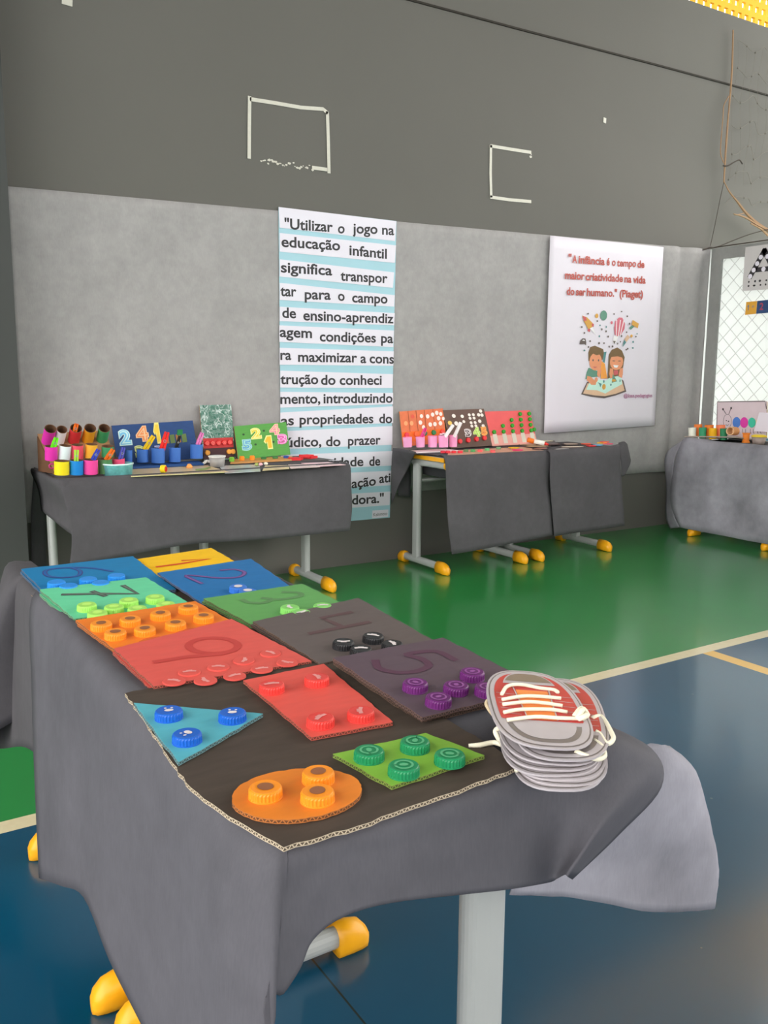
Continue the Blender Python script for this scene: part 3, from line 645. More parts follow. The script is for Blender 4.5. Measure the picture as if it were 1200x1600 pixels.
lc = MB()
cc = [[(0.6933,3.6,0.6488), (.722, 3.470, .603), (0.7269,3.42,0.5121), (0.74,3.41,0.3932), (0.7273,3.41,0.2792)]]
for hx, hy in [(130, 882), (180, 872), (240, 860), (300, 850), (360, 846), (420, 842), (480, 836), (530, 831)]:
    hem = (0.5948,3.4,2.2609) if False else None
    cc.append((hx, hy))
HEM = {130: (0.7775,3.41,0.2785), 180: (0.9037,3.42,0.2881), 240: (1.057,3.415,0.3039), 300: (1.2206,3.42,0.3129), 360: (1.3881,3.415,0.3078), 420: (1.5684,3.42,0.3004), 480: (1.7536,3.415,0.3006), 530: (1.9202,3.42,0.2988)}
cc = [[(.712, 3.60, .6035), (.710, 3.462, .602), (0.729,3.43,0.5106), (0.7422,3.42,0.3914), (0.7273,3.41,0.2792)]]
for hx in HEM:
    hm = HEM[hx]; cc.append([(hm[0], 3.52, .6035), (hm[0], 3.458, .600), lerp((hm[0], 3.445, .60), hm, .33), lerp((hm[0], 3.43, .60), hm, .66), hm])
cc.append([(1.985, 3.52, .6035), (2.0, 3.462, .598), (1.9984,3.45,0.5058), (1.9978,3.44,0.3966), (1.9858,3.44,0.2985)])
cc.append([(1.985, 3.60, .6035), (2.01, 3.56, .598), (2.035, 3.56, .50), (2.04, 3.56, .40), (2.035, 3.56, .30)])
lc.net(skirt(cc), 5, 5)
lc.net([[(.725, 3.92, .6035), (.725, 3.70, .6035), (.735, 3.50, .6035), (.79, 3.52, .6032)], [(.697, 3.92, .600), (.699, 3.70, .600), (.704, 3.466, .600), (.79, 3.472, .598)],
        [(0.716,3.88,0.5202), (0.7175,3.66,0.5121), (0.7448,3.452,0.4914), (0.8255,3.47,0.4724)], [(0.7203,3.86,0.4318), (0.7102,3.62,0.4347), (0.7515,3.44,0.3922), (0.8181,3.46,0.3672)]], 6, 5, 0)
lc.net([[(0.7088,3.91,0.6132), (0.7529,3.915,0.5966)], [(0.6879,3.91,0.4219), (0.7495,3.92,0.4155)], [(0.6729,3.905,0.1668), (0.7364,3.92,0.1677)]], 4, 5)
lc.add([(.73, 3.50, .6028), (1.99, 3.50, .6028), (1.99, 3.925, .6028), (.73, 3.925, .6028)], [(0, 1, 2, 3)])
tag(lc.build('tablecloth', TNT_B, smooth=True, solid=.0012), 'dark grey cloth on the table under the tube rack and the blue number board', 'tablecloth')

rc = MB()
rc.net([[(2.575, 3.60, .6035), (2.66, 3.52, .6035), (2.85, 3.52, .6035), (3.1, 3.52, .6035), (3.30, 3.52, .6035)],
        [(2.5305,3.452,0.6047), (2.6364,3.446,0.6002), (2.90, 3.458, .600), (3.1, 3.458, .600), (3.285, 3.458, .600)],
        [(2.529,3.43,0.4677), (2.6528,3.43,0.4273), (2.8503,3.435,0.4297), (3.0437,3.435,0.4506), (3.2283,3.44,0.4557)],
        [(2.5372,3.42,0.2926), (2.6534,3.405,0.2847), (2.8516,3.43,0.2738), (3.042,3.425,0.2821), (3.2406,3.43,0.2998)],
        [(2.5647,3.42,0.1247), (2.6742,3.395,0.1339), (2.8523,3.425,0.1333), (3.0434,3.42,0.1456), (3.2571,3.43,0.1545)]], 6, 6)
rc.net([[(2.5195,3.9,0.6212), (2.4937,3.75,0.6271), (2.4772,3.62,0.6251)], [(2.5121,3.9,0.5461), (2.5351,3.86,0.5349), (2.5525,3.8,0.5226)], [(2.513,3.9,0.4495), (2.5207,3.88,0.4305), (2.5297,3.85,0.4298)], [(2.5142,3.9,0.3174), (2.5117,3.89,0.3293), (2.5093,3.88,0.3378)]], 6, 5)
rc.net([[(2.637,3.915,0.5943), (2.5655,3.92,0.597)], [(2.6371,3.9,0.4595), (2.5637,3.915,0.4622)], [(2.6344,3.9,0.3471), (2.5648,3.915,0.3572)]], 4, 4)
rc.net([[(2.54, 3.92, .6032), (2.54, 3.72, .6045), (2.545, 3.58, .612), (2.56, 3.47, .604)], [(2.62, 3.92, .6032), (2.62, 3.72, .604), (2.62, 3.58, .606), (2.63, 3.47, .604)]], 6, 6)
rc.add([(2.61, 3.50, .6028), (3.20, 3.50, .6028), (3.20, 3.925, .6028), (2.61, 3.925, .6028)], [(0, 1, 2, 3)])
tag(rc.build('tablecloth', TNT_B, smooth=True, solid=.0012), 'dark grey cloth bunched up off the post of the desk with pink cups', 'tablecloth')
rd = MB()
rd.net([[(3.22, 3.52, .606), (3.45, 3.52, .606), (3.65, 3.52, .606), (3.80, 3.52, .606)],
        [(3.215, 3.440, .602), (3.45, 3.452, .602), (3.65, 3.452, .602), (3.7656,3.46,0.6146)],
        [(3.2041,3.42,0.4765), (3.4154,3.44,0.4725), (3.6114,3.44,0.4756), (3.7757,3.45,0.4653)],
        [(3.226,3.42,0.3128), (3.4152,3.43,0.3038), (3.6224,3.44,0.3048), (3.7919,3.44,0.3032)],
        [(3.2527,3.42,0.1495), (3.4335,3.43,0.1521), (3.6324,3.44,0.1502), (3.8183,3.44,0.1556)]], 6, 6)
rd.net([[(3.9276,3.62,0.6151), (3.9759,3.62,0.6209), (4.0265,3.64,0.6022)], [(3.8112,3.5,0.5803), (3.8869,3.52,0.5643), (3.9647,3.56,0.5424)], [(3.8043,3.48,0.5197), (3.8752,3.5,0.4957), (3.9509,3.54,0.5032)], [(3.8046,3.47,0.4358), (3.8312,3.48,0.4369), (3.8573,3.49,0.4455)]], 5, 5)
rd.add([(3.21, 3.50, .6050), (3.82, 3.50, .6050), (3.82, 3.925, .6050), (3.21, 3.925, .6050)], [(0, 1, 2, 3)])
tag(rd.build('tablecloth', TNT_B, smooth=True, solid=.0012), 'dark grey cloth under the pile of cut-out cards, right of the bunched cloth', 'tablecloth')
r3 = MB()
r3.net([[(4.66, 3.60, .6035), (4.66, 3.45, .6035), (4.66, 3.25, .6035), (4.66, 3.0, .6035), (4.66, 2.6, .6035), (4.66, 2.3, .6035)],
        [(4.562,3.6619,0.6123), (4.560, 3.43, .601), (4.560, 3.25, .601), (4.560, 3.0, .601), (4.560, 2.6, .601), (4.560, 2.3, .601)],
        [(4.55,3.7172,0.4073), (4.545, 3.43, .45), (4.552, 3.25, .45), (4.545, 3.0, .45), (4.55, 2.6, .45), (4.545, 2.3, .45)],
        [(4.55,3.7224,0.1984), (4.55, 3.45, .26), (4.57, 3.25, .26), (4.55, 3.0, .26), (4.57, 2.6, .26), (4.55, 2.3, .26)],
        [(4.55,3.6402,0.0469), (4.545,3.4885,0.0465), (4.55,3.2917,0.0456), (4.545,3.1121,0.0448), (4.55, 2.6, .05), (4.55, 2.3, .05)]], 6, 6, 1, .0004)
r3.net([[(4.62,3.7082,0.603), (4.62,3.7179,0.5982)], [(4.66,3.877,0.488), (4.6,3.7525,0.4637)], [(4.66,3.8567,0.2804), (4.58,3.7327,0.2788)], [(4.64,3.8316,0.0913), (4.57,3.7022,0.1156)], [(4.62,3.7774,0.0107), (4.565,3.6472,0.0445)]], 5, 5, 1)
r3.add([(4.62, 2.3, .6028), (5.0, 2.3, .6028), (5.0, 3.62, .6028), (4.62, 3.62, .6028)], [(0, 1, 2, 3)])
tag(r3.build('tablecloth', [TNT_B, TNT_W], smooth=True, solid=.0012), 'mottled grey cloth reaching the floor on the far right table by the mesh', 'tablecloth')

# ------------------------------------------------------------------ foreground number cards
def cap_mesh(r=.0165, hgt=.0105, name='bottle_cap'):
    m = MB(); m.lathe([(r*1.02, 0), (r*1.02, .0012), (r, .0016), (r, hgt*.72), (r*.95, hgt*.92), (r*.88, hgt), (r*.80, hgt*.985)], (0, 0, 0), n=56, ridge={2, 3})
    return m
CAPM = {}
def cap_child(parent, pos, nrm, m, mark=None, r=.0165, hgt=.0105, part='bottle_cap'):
    key = (r, hgt)
    if key not in CAPM:
        o = cap_mesh(r, hgt).build(part, m, None, smooth=False, local=True); CAPM[key] = o.data; bpy.data.objects.remove(o)
    o = bpy.data.objects.new(part, CAPM[key]); COL.objects.link(o); o.parent = parent
    o.location = Vector(pos) - wloc(parent); o.rotation_mode = 'QUATERNION'; o.rotation_quaternion = Vector((0, 0, 1)).rotation_difference(Vector(nrm)) @ Quaternion((0, 0, 1), R.uniform(0, 6.28))
    recolor(o, m)
    if mark:
        kind, mm = mark
        mk = MB()
        if kind == 'stroke':
            mk.ribbon([(-r*.5, -r*.05, hgt*1.0), (0, r*.07, hgt*1.0), (r*.5, r*.02, hgt*1.0)], r*.3, (0, 0, 1)); mk.ribbon([(-r*.25, r*.22, hgt), (r*.2, r*.26, hgt)], r*.14, (0, 0, 1))
        elif kind == 'disc':
            disc(mk, Fr((0,0,0), (1,0,0), (0,1,0)), 0, 0, r*.50, r*.46, hgt*1.0, 0, 18)
        elif kind == 'logo':
            disc(mk, Fr((0,0,0), (1,0,0), (0,1,0)), -r*.1, 0, r*.24, r*.34, hgt*1.0, 0, 10); disc(mk, Fr((0,0,0), (1,0,0), (0,1,0)), r*.35, r*.2, r*.13, r*.1, hgt, 0, 8); disc(mk, Fr((0,0,0), (1,0,0), (0,1,0)), r*.3, -r*.25, r*.1, r*.1, hgt, 0, 8)
        elif kind == 'ring':
            q = [(r*.55*math.cos(i*math.pi/9), r*.55*math.sin(i*math.pi/9), hgt) for i in range(19)]; mk.ribbon(q, r*.16, (0, 0, 1)); disc(mk, Fr((0,0,0), (1,0,0), (0,1,0)), 0, 0, r*.3, r*.2, hgt, 0, 8)
        mk.v = [v + Vector((0, 0, .0004)) for v in mk.v]
        mo = mk.build('printed_mark', mm, o, local=True)
    return o
def rough_outline(q, n=14, jit=.0012, closed=True):
    out = []
    for i in range(len(q)):
        a, b_ = Vector(q[i]), Vector(q[(i+1) % len(q)]); nn = max(2, int((b_-a).length/.012))
        sd = (b_-a).cross(Vector((0, 0, 1))).normalized()
        for k in range(nn): out.append(a.lerp(b_, k/nn) + (sd*R.uniform(-jit, jit) if k else Vector((0,0,0))))
    return out
EDGES = {}
def tinted_edge(m):
    if m.name not in EDGES:
        c = [n for n in m.node_tree.nodes if n.bl_idname == 'ShaderNodeMix'][0].inputs['A'].default_value; k = rgb(120, 88, 64)
        EDGES[m.name] = edge_mat('edge ' + m.name, tuple(.55*c[i]+.45*k[i] for i in range(3)) + (1,), tuple(.16*c[i]+.12*k[i] for i in range(3)) + (1,))
    return EDGES[m.name]
def card_board(parent, q, m, thick=.0045, name='board'):
    edge = tinted_edge(m)
    mb = MB(); mb.prism(rough_outline(q), (0, 0, -thick), 0, 1, 2)
    return mb.build(name, [m, edge, KRAFT], parent)
WM = mat('white_print', rgb(225, 215, 215), .5, .05); RM = mat('pink_print', rgb(226, 150, 146), .5, .05); BM = mat('brown_print', rgb(134, 84, 56, 1.2), .5, .1); LG = mat('leaf_print', rgb(84, 160, 116, 1.2), .5, .1)
CARDS = {
    'six': ((0.51502,0.062), [(0.2966,1.832,0.6286),(0.5239,1.838,0.629),(0.5275,1.5738,0.6126),(0.309,1.6036,0.6144)], [[(0.4525,1.7412,0.623),(0.4243,1.7794,0.6253),(0.3825,1.8034,0.6268),(0.3456,1.8048,0.6269),(0.3325,1.7856,0.6257),(0.3351,1.754,0.6238),(0.3613,1.736,0.6227),(0.3863,1.7391,0.6228),(0.3965,1.7691,0.6247),(0.3877,1.7985,0.6265)]], [(0.333,1.683,0.6284),(0.3906,1.6797,0.6282),(0.4451,1.6808,0.6282),(0.348,1.6514,0.6264),(0.4057,1.6473,0.6262)]),
    'seven': ((0.52254,0.062), [(0.2975,1.654,0.6251),(0.4935,1.6499,0.6248),(0.5151,1.4525,0.6126),(0.3152,1.4653,0.6134)], [[(0.3282,1.6046,0.622),(0.3916,1.5802,0.6205),(0.4482,1.5537,0.6189),(0.4387,1.6126,0.6225)],[(0.3796,1.6006,0.6218),(0.392,1.5653,0.6196)]], [(0.3451,1.5027,0.6247),(0.3834,1.473,0.6229),(0.4156,1.4967,0.6243),(0.462,1.495,0.6242),(0.4665,1.449,0.6214),(0.4162,1.448,0.6213),(0.3503,1.4534,0.6216)]),
    'eight': ((0.53547,0.062), [(0.3075,1.4205,0.6235),(0.5141,1.4328,0.6243),(0.5334,1.2874,0.6153),(0.3318,1.2437,0.6126)], [[(0.41,1.2322,0.6119),(0.4047,1.2209,0.6112),(0.3977,1.2121,0.6106),(0.3896,1.2064,0.6103),(0.3813,1.2044,0.6101),(0.3734,1.2063,0.6103),(0.3668,1.2117,0.6106),(0.3619,1.2203,0.6111),(0.3592,1.2312,0.6118),(0.3591,1.2436,0.6126),(0.3616,1.2562,0.6134),(0.3665,1.2679,0.6141),(0.3734,1.2775,0.6147),(0.3817,1.2839,0.6151),(0.3905,1.2863,0.6152),(0.3988,1.2846,0.6151),(0.4059,1.2788,0.6148),(0.4109,1.2695,0.6142),(0.4133,1.2578,0.6135),(0.413,1.245,0.6127),(0.41,1.2322,0.6119)],[(0.4808,1.2412,0.6124),(0.4747,1.23,0.6117),(0.4664,1.2213,0.6112),(0.4569,1.2161,0.6109),(0.447,1.2147,0.6108),(0.4376,1.2171,0.6109),(0.4296,1.2233,0.6113),(0.4237,1.2325,0.6119),(0.4204,1.244,0.6126),(0.4201,1.2568,0.6134),(0.423,1.2696,0.6142),(0.4287,1.2813,0.6149),(0.4368,1.2907,0.6155),(0.4466,1.2967,0.6159),(0.457,1.2986,0.616),(0.4669,1.2962,0.6158),(0.4754,1.2896,0.6154),(0.4814,1.2797,0.6148),(0.4845,1.2674,0.614),(0.4842,1.2542,0.6132),(0.4808,1.2412,0.6124)]], [(0.3335,1.3624,0.6289),(0.3795,1.3638,0.629),(0.4315,1.3703,0.6294),(0.4833,1.3822,0.6302),(0.3424,1.3144,0.626),(0.3869,1.3103,0.6257),(0.438,1.3152,0.626),(0.49,1.3281,0.6268)]),
    'nine': ((0.56534,0.045), [(0.3224,1.2488,0.6215),(0.5264,1.2969,0.6237),(0.5545,1.0691,0.6134),(0.3295,1.086,0.6142)], [[(0.4862,1.1752,0.6182),(0.4806,1.1665,0.6178),(0.4725,1.1604,0.6176),(0.4627,1.1574,0.6174),(0.4521,1.1578,0.6174),(0.4418,1.1614,0.6176),(0.4326,1.1679,0.6179),(0.4254,1.1768,0.6183),(0.4209,1.1873,0.6188),(0.4196,1.1983,0.6193),(0.4215,1.2088,0.6197),(0.4267,1.2179,0.6201),(0.4346,1.2245,0.6204),(0.4445,1.228,0.6206),(0.4555,1.2279,0.6206),(0.4664,1.2243,0.6204),(0.476,1.2174,0.6201),(0.4834,1.2079,0.6197),(0.4877,1.197,0.6192),(0.4887,1.1857,0.6187),(0.4862,1.1752,0.6182)],[(0.4728,1.1594,0.6175),(0.4522,1.1544,0.6173),(0.4048,1.166,0.6178),(0.3581,1.1679,0.6179)]], [(0.5149,1.1229,0.6189),(0.469,1.1135,0.6184),(0.428,1.1074,0.6182),(0.3864,1.1079,0.6182),(0.3577,1.0872,0.6173),(0.5204,1.0781,0.6169),(0.4783,1.0727,0.6166),(0.4353,1.0664,0.6163),(0.395,1.0699,0.6165)]),
    'one': ((0.50841,0.062), [(0.5082,1.8321,0.622),(0.7097,1.8616,0.6238),(0.7146,1.7176,0.6149),(0.5311,1.6805,0.6126)], [[(0.5503,1.7587,0.6175),(0.6069,1.7622,0.6177),(0.6724,1.7733,0.6184),(0.6146,1.7839,0.619)]], []),
    'two': ((0.52293,0.062), [(0.5227,1.6692,0.6264),(0.7329,1.6908,0.6278),(0.7216,1.4688,0.614),(0.5341,1.4461,0.6126)], [[(0.6423,1.6334,0.6242),(0.668,1.6285,0.6239),(0.6793,1.6071,0.6226),(0.6732,1.5885,0.6214),(0.6526,1.5743,0.6205),(0.6176,1.5852,0.6212),(0.5668,1.6278,0.6239),(0.5748,1.5647,0.6199)]], [(0.6189,1.4899,0.6243),(0.625,1.4594,0.6224)]),
    'three': ((0.53321,0.062), [(0.5347,1.4469,0.6229),(0.7343,1.453,0.6233),(0.7453,1.3233,0.6153),(0.5561,1.2801,0.6126)], [[(0.5931,1.4094,0.6206),(0.5978,1.3901,0.6194),(0.6186,1.3781,0.6187),(0.6403,1.3893,0.6194),(0.6299,1.4029,0.6202)],[(0.6395,1.3875,0.6192),(0.6668,1.3812,0.6188),(0.6967,1.3859,0.6191),(0.7022,1.4037,0.6202),(0.6785,1.4193,0.6212)]], [(0.6391,1.312,0.6236),(0.694,1.2955,0.6225),(0.645,1.2804,0.6216)]),
    'four': ((0.56506,0.045), [(0.5519,1.2702,0.6222),(0.7724,1.3059,0.6238),(0.7624,1.062,0.6129),(0.5607,1.0554,0.6126)], [[(0.6077,1.1751,0.6179),(0.7176,1.1801,0.6182)],[(0.6668,1.1872,0.6185),(0.6599,1.2354,0.6207),(0.718,1.2394,0.6208)]], [(0.6224,1.0965,0.6234),(0.6764,1.0991,0.6235),(0.6836,1.056,0.6216),(0.6307,1.059,0.6217)]),
    'five': ((0.58323,0.045), [(0.5646,1.0246,0.6293),(0.7527,1.0222,0.6292),(0.757,0.8043,0.6194),(0.5645,0.8047,0.6194)], [[(0.7123,0.938,0.6254),(0.7075,0.9784,0.6273),(0.6637,0.9871,0.6277),(0.6731,0.9615,0.6265),(0.6662,0.9364,0.6254),(0.6388,0.9279,0.625),(0.6129,0.938,0.6254),(0.601,0.9615,0.6265),(0.6114,0.9871,0.6277)]], [(0.6038,0.8778,0.6317),(0.6918,0.8728,0.6315),(0.6452,0.8463,0.6303),(0.6031,0.8261,0.6294),(0.677,0.8224,0.6292)]),
}
def pc(name, c, k=1.08, rough=.55): return mat(name, rgb(*c, k), rough, .10, 24, bump=.06, stretch=(1, 4, 1))
CSPEC = {
 'six':   (pc('card_blue', (20, 116, 168)), ((70, 58, 120), (30, 88, 150)), (34, 132, 214), None, 'blue cardboard number card with a drawn 6 at the table\'s far left corner'),
 'seven': (pc('card_mint', (98, 196, 150)), ((70, 72, 74), (92, 110, 98)), (158, 214, 96), ('disc', mat('lime_print', rgb(178, 222, 110, 1.2), .5)), 'mint green cardboard number card with a crossed 7 and seven lime caps'),
 'eight': (pc('card_orange', (222, 118, 36)), ((190, 88, 44), (214, 110, 40)), (236, 140, 36), ('disc', BM), 'orange cardboard number card with eight orange caps'),
 'nine':  (pc('card_red', (206, 84, 76)), ((176, 60, 56), (190, 72, 66)), (208, 82, 74), ('stroke', RM), 'red cardboard number card with a faint drawn 9 and red painted caps'),
 'one':   (pc('card_yellow', (246, 184, 10)), ((196, 60, 30), (206, 76, 40)), (240, 190, 40), None, 'bright yellow cardboard number card with a drawn 1 at the far end'),
 'two':   (pc('card_royal', (28, 104, 164)), ((88, 58, 110), (110, 80, 140)), (48, 110, 196), ('disc', WM), 'blue cardboard number card with a drawn 2 and two blue caps'),
 'three': (pc('card_leaf', (92, 152, 84)), ((84, 124, 78), (96, 146, 88)), (126, 196, 98), ('stroke', WM), 'green cardboard number card with a faint 3 and pale green caps'),
 'four':  (pc('card_grey', (92, 82, 80)), ((84, 62, 64), (90, 66, 68)), (34, 34, 36), ('stroke', WM), 'dark grey cardboard number card with a drawn 4 and four black caps'),
 'five':  (pc('card_plum', (86, 70, 80)), ((78, 48, 66), (82, 54, 72)), (100, 36, 104), ('ring', mat('plum_mark', rgb(146, 84, 150), .5)), 'plum grey cardboard number card with a drawn 5 and five purple caps'),
}
CARDGRP = 'cardboard number cards'
for key in ('six', 'seven', 'eight', 'nine', 'one', 'two', 'three', 'four', 'five'):
    (a_, b_), quad, strokes, caps = CARDS[key]; m, (sc1, sc2), cc_, mark, lab = CSPEC[key]
    ctr = sum((Vector(p) for p in quad), Vector())/4
    t = thing('number_card', lab, 'number card', (ctr.x, ctr.y, min(p[2] for p in quad)-.005), CARDGRP)
    nrm = Vector((0, -b_, 1)).normalized()
    card_board(t, quad, m)
    if key in ('five', 'seven', 'nine', 'three', 'eight', 'six', 'four'):
        th = .0062 if key == 'five' else .005
        dz = {'five': .0075, 'seven': .0068}.get(key, .0056)
        sh = {'five': (.004, .006), 'seven': (-.002, -.006)}.get(key, (R.uniform(-.003, .003), R.uniform(-.002, .004)))
        card_board(t, [(p[0]+sh[0], p[1]+sh[1], p[2]-dz) for p in quad], m if key != 'five' else pc('card_plum_back', (58, 48, 50)), .0045, 'backing_board')
    if key in ('six', 'two', 'three', 'five'): strokes = [smooth(q) for q in strokes]
    mb = MB()
    for s_ in strokes: mb.ribbon([(x, y, z+.0006) for x, y, z in s_], .0115 if key not in ('six', 'two', 'one') else .009, nrm, 0)
    for s_ in strokes:
        if key in ('six', 'two', 'seven'): mb.ribbon([(x, y, z+.0009) for x, y, z in s_], .005, nrm, 1)
    if strokes: mb.build('numeral', [mat('ink '+key, rgb(*sc1, 1.2), .6, .1), mat('ink2 '+key, rgb(*sc2, 1.2), .6, .1)], t)
    cm = mat('cap '+key, rgb(*cc_, 1.08), .35 if key != 'nine' else .5, .06, 30)
    for p in caps:
        z = a_ + b_*p[1]
        if key == 'nine': cap_child(t, (p[0], p[1], z-.0002), nrm, cm, mark, .0152, .0022)
        else: cap_child(t, (p[0], p[1], z-.0002), nrm, cm, mark)
# black cardboard below the shape pieces; the sheet under the number cards also stands for the gap's shadow
BLK = mat('black_painted_card', rgb(64, 54, 47, 1.2), .7, .35, 14, bump=.1, stretch=(1, 5, 1))
mb = MB(); mb.prism(rough_outline([(0.293,1.0913,0.61), (0.286,0.9589,0.61), (0.2753,0.811,0.61), (0.2819,0.7538,0.61), (0.2907,0.7085,0.61), (0.3064,0.647,0.61), (0.3815,0.6444,0.61), (0.4891,0.651,0.61), (0.5954,0.6594,0.61), (.600, .80, .610), (.595, 1.08, .610), (.45, 1.10, .610)], jit=.0016), (0, 0, -.0045), 0, 1, 2)
tag(mb.build('black_board', [BLK, edge_mat('pale_edge', rgb(186, 170, 146, 1.1), rgb(84, 70, 56)), KRAFT]), 'black painted cardboard sheet at the near corner carrying four coloured shapes', 'cardboard')
mb = MB(); mb.prism([(.345, 1.125, .6065), (.73, 1.125, .6065), (.73, 1.83, .6065), (.345, 1.83, .6065)], (0, 0, -.002), 0, 1, 2)
tag(mb.build('black_board', [BLK, EDGE_K, KRAFT]), 'black cardboard sheet under the two rows of number cards, also standing for the shadow in the gap between them', 'cardboard')
def shape(label, pts, m, caps, cm, mark, cat='shape piece', bow=0):
    ctr = sum((Vector(p) for p in pts), Vector())/len(pts)
    t = thing('shape_card', label, cat, (ctr.x, ctr.y, .6102), 'coloured cardboard shapes with bottle caps')
    mb = MB(); mb.prism(rough_outline(pts, jit=.0009), (0, 0, -.0045), 0, 1, 2); mb.build('board', [m, tinted_edge(m), KRAFT], t)
    for p in caps: cap_child(t, (p[0], p[1], .6152), (0, 0, 1), cm, mark)
shape('turquoise cardboard triangle with three blue bottle caps', [(0.2895,1.0389,0.6153), (0.3455,0.9852,0.6153), (0.4122,0.9231,0.6153), (0.3365,0.8784,0.6153), (0.2808,0.8479,0.6153)], pc('card_turquoise', (84, 166, 180)),
      [(0.3109,0.9686,0.625), (0.3731,0.9237,0.625), (0.3064,0.8931,0.625)], mat('cap blue', rgb(24, 92, 190, 1.08), .3, .05), ('logo', WM))
shape('red cardboard rectangle with four red bottle caps', [(0.4374,1.0422,0.6153), (0.5616,1.0455,0.6153), (0.5327,0.8199,0.6153), (0.4304,0.8311,0.6153)], pc('card_coral', (212, 82, 72)),
      [(0.4528,0.9853,0.625), (0.5148,0.9784,0.625), (0.4549,0.8557,0.625), (0.5051,0.8479,0.625)], mat('cap red', rgb(214, 62, 56, 1.08), .35, .05), ('stroke', RM))
shape('lime green cardboard rectangle with four dark green bottle caps', [(0.4298,0.7806,0.6153), (0.5477,0.7739,0.6153), (0.5682,0.6921,0.6153), (0.4443,0.6851,0.6153)], pc('card_lime', (128, 178, 62)),
      [(0.4567,0.7492,0.625), (0.5121,0.7434,0.625), (0.4688,0.7003,0.625), (0.525,0.697,0.625)], mat('cap green', rgb(30, 132, 84, 1.08), .35, .05), ('ring', LG))
ov = []
OC, OA, OB = Vector((0.358,0.7223,0.6153)), Vector((0.4142,0.691,0.6153))-Vector((0.2989,0.7449,0.6153)), Vector((0.3855,0.7697,0.6153))-Vector((0.3321,0.6799,0.6153))
for i in range(36):
    th = 2*math.pi*i/36; ov.append(tuple(OC + OA*.5*math.cos(th)*(1+.03*math.sin(th)) + OB*.5*math.sin(th)))
shape('orange cardboard oval with three orange bottle caps', ov, pc('card_tangerine', (214, 122, 40)), [(0.3276,0.7309,0.625), (0.3869,0.7332,0.625), (0.367,0.6975,0.625)], mat('cap orange', rgb(240, 140, 34, 1.08), .35, .05), ('disc', BM))

# ------------------------------------------------------------------ stack of laced shoe cut-outs
SH = [mat('shoe_'+n, rgb(*c, k), .35, ns_, 40, spec=.5) for n, c, k, ns_ in [('white', (184, 176, 180), 1.0, .08), ('grey', (116, 108, 106), 1.1, .1), ('red', (178, 62, 60), 1.2, .12), ('orange', (214, 126, 62), 1.2, .12), ('lining', (128, 114, 100), 1.1, .1), ('rim', (150, 148, 150), 1.1, .1)]]
LACE = mat('cream_lace', rgb(232, 218, 196, 1.2), .8, .06, 60)
def shoe_mb(fr):
    m = MB()
    def P(pts, mi, c): flat(m, fr, pts, c, mi)
    def outline(k, ku=1.0, n=44):
        o = []
        for i in range(n):
            th = 2*math.pi*i/n; c, s_ = math.cos(th), math.sin(th); e = .72
            u = math.copysign(abs(c)**e, c)*k*ku*(1.0+.05*s_); v = math.copysign(abs(s_)**e, s_)*(1-(1-k)*.7)
            o.append((u, v))
        return o
    base = outline(1.0)
    m.prism([fr.pt(a, b_, 0) for a, b_ in base], -fr.n*.0022, 0, 0)
    P(outline(.955), 1, .0003); P(outline(.93), 0, .0006)
    red = [(u, v) for u, v in outline(.84)]
    P([(u, min(v, .38)) for u, v in red], 2, .0009)
    P([(u*.93, max(v, .42)) for u, v in outline(.84) if v > .38] , 1, .0009); P([(u*.80, .36+(v-.36)*.86) for u, v in outline(.84) if v > .36], 0, .0012)
    P([(u*.74, -.93+(v+.93)*.78) for u, v in outline(.84) if v < -.45], 0, .0012); P([(u*.70, -.90+(v+.93)*.72) for u, v in outline(.84) if v < -.48], 4, .0015)
    P([(-.34, -.40), (.34, -.40), (.30, .36), (-.30, .36)], 3, .0012)
    for sg in (-1, 1): m.ribbon([fr.pt(sg*.38, -.46, .0016), fr.pt(sg*.33, 0, .0016), fr.pt(sg*.30, .36, .0016)], .0016, fr.n, 0)
    for u in (-.6, .6):
        for k in range(5): m.ribbon([fr.pt(u-.18, -.28+k*.13, .0013), fr.pt(u+.2, -.26+k*.13, .0013)], .0008, fr.n, 0)
    return m
def shoe(label, heel, toe, left, right, laces=True, curve=0):
    heel, toe, left, right = map(Vector, (heel, toe, left, right))
    c = (heel+toe+left+right)/4; ux = (right-left)/2; uv_ = (toe-heel)/2
    fr = Fr(c, ux, uv_)
    if fr.n.z < 0: fr.n = -fr.n
    t = thing('shoe_cutout', label, 'paper shoe', (c.x, c.y, min(heel.z, toe.z, left.z, right.z)-.002), 'laminated paper shoes with laces')
    shoe_mb(fr).build('sole_card', SH, t)
    if laces:
        for pts in laces:
            mb = MB(); mb.ring_tube([fr.pt(a[0], a[1], .0035 + .0012*math.sin(i*1.3)) for i, a in enumerate(pts)], .0023, 6); mb.build('shoelace', LACE, t, smooth=True)
    return t, fr
TOPL = [[(-0.6901,-0.1893), (-0.5139,-0.407), (-0.1986,-0.4847), (0.1988,-0.4533), (0.4777,-0.4408), (0.5448,-0.3413)], [(-0.7163,-0.0462), (-0.2709,-0.1493), (0.1546,-0.1876), (0.5552,-0.2032)], [(-0.736,0.0805), (-0.2354,-0.0029), (0.1485,-0.0163), (0.5158,-0.0041)], [(-0.7687,0.2864), (-0.415,0.2075), (0.2092,0.146), (0.5598,0.1527)], [(-0.748,0.4697), (-0.164,0.3672), (0.3167,0.3485), (0.8674,0.2971)]]
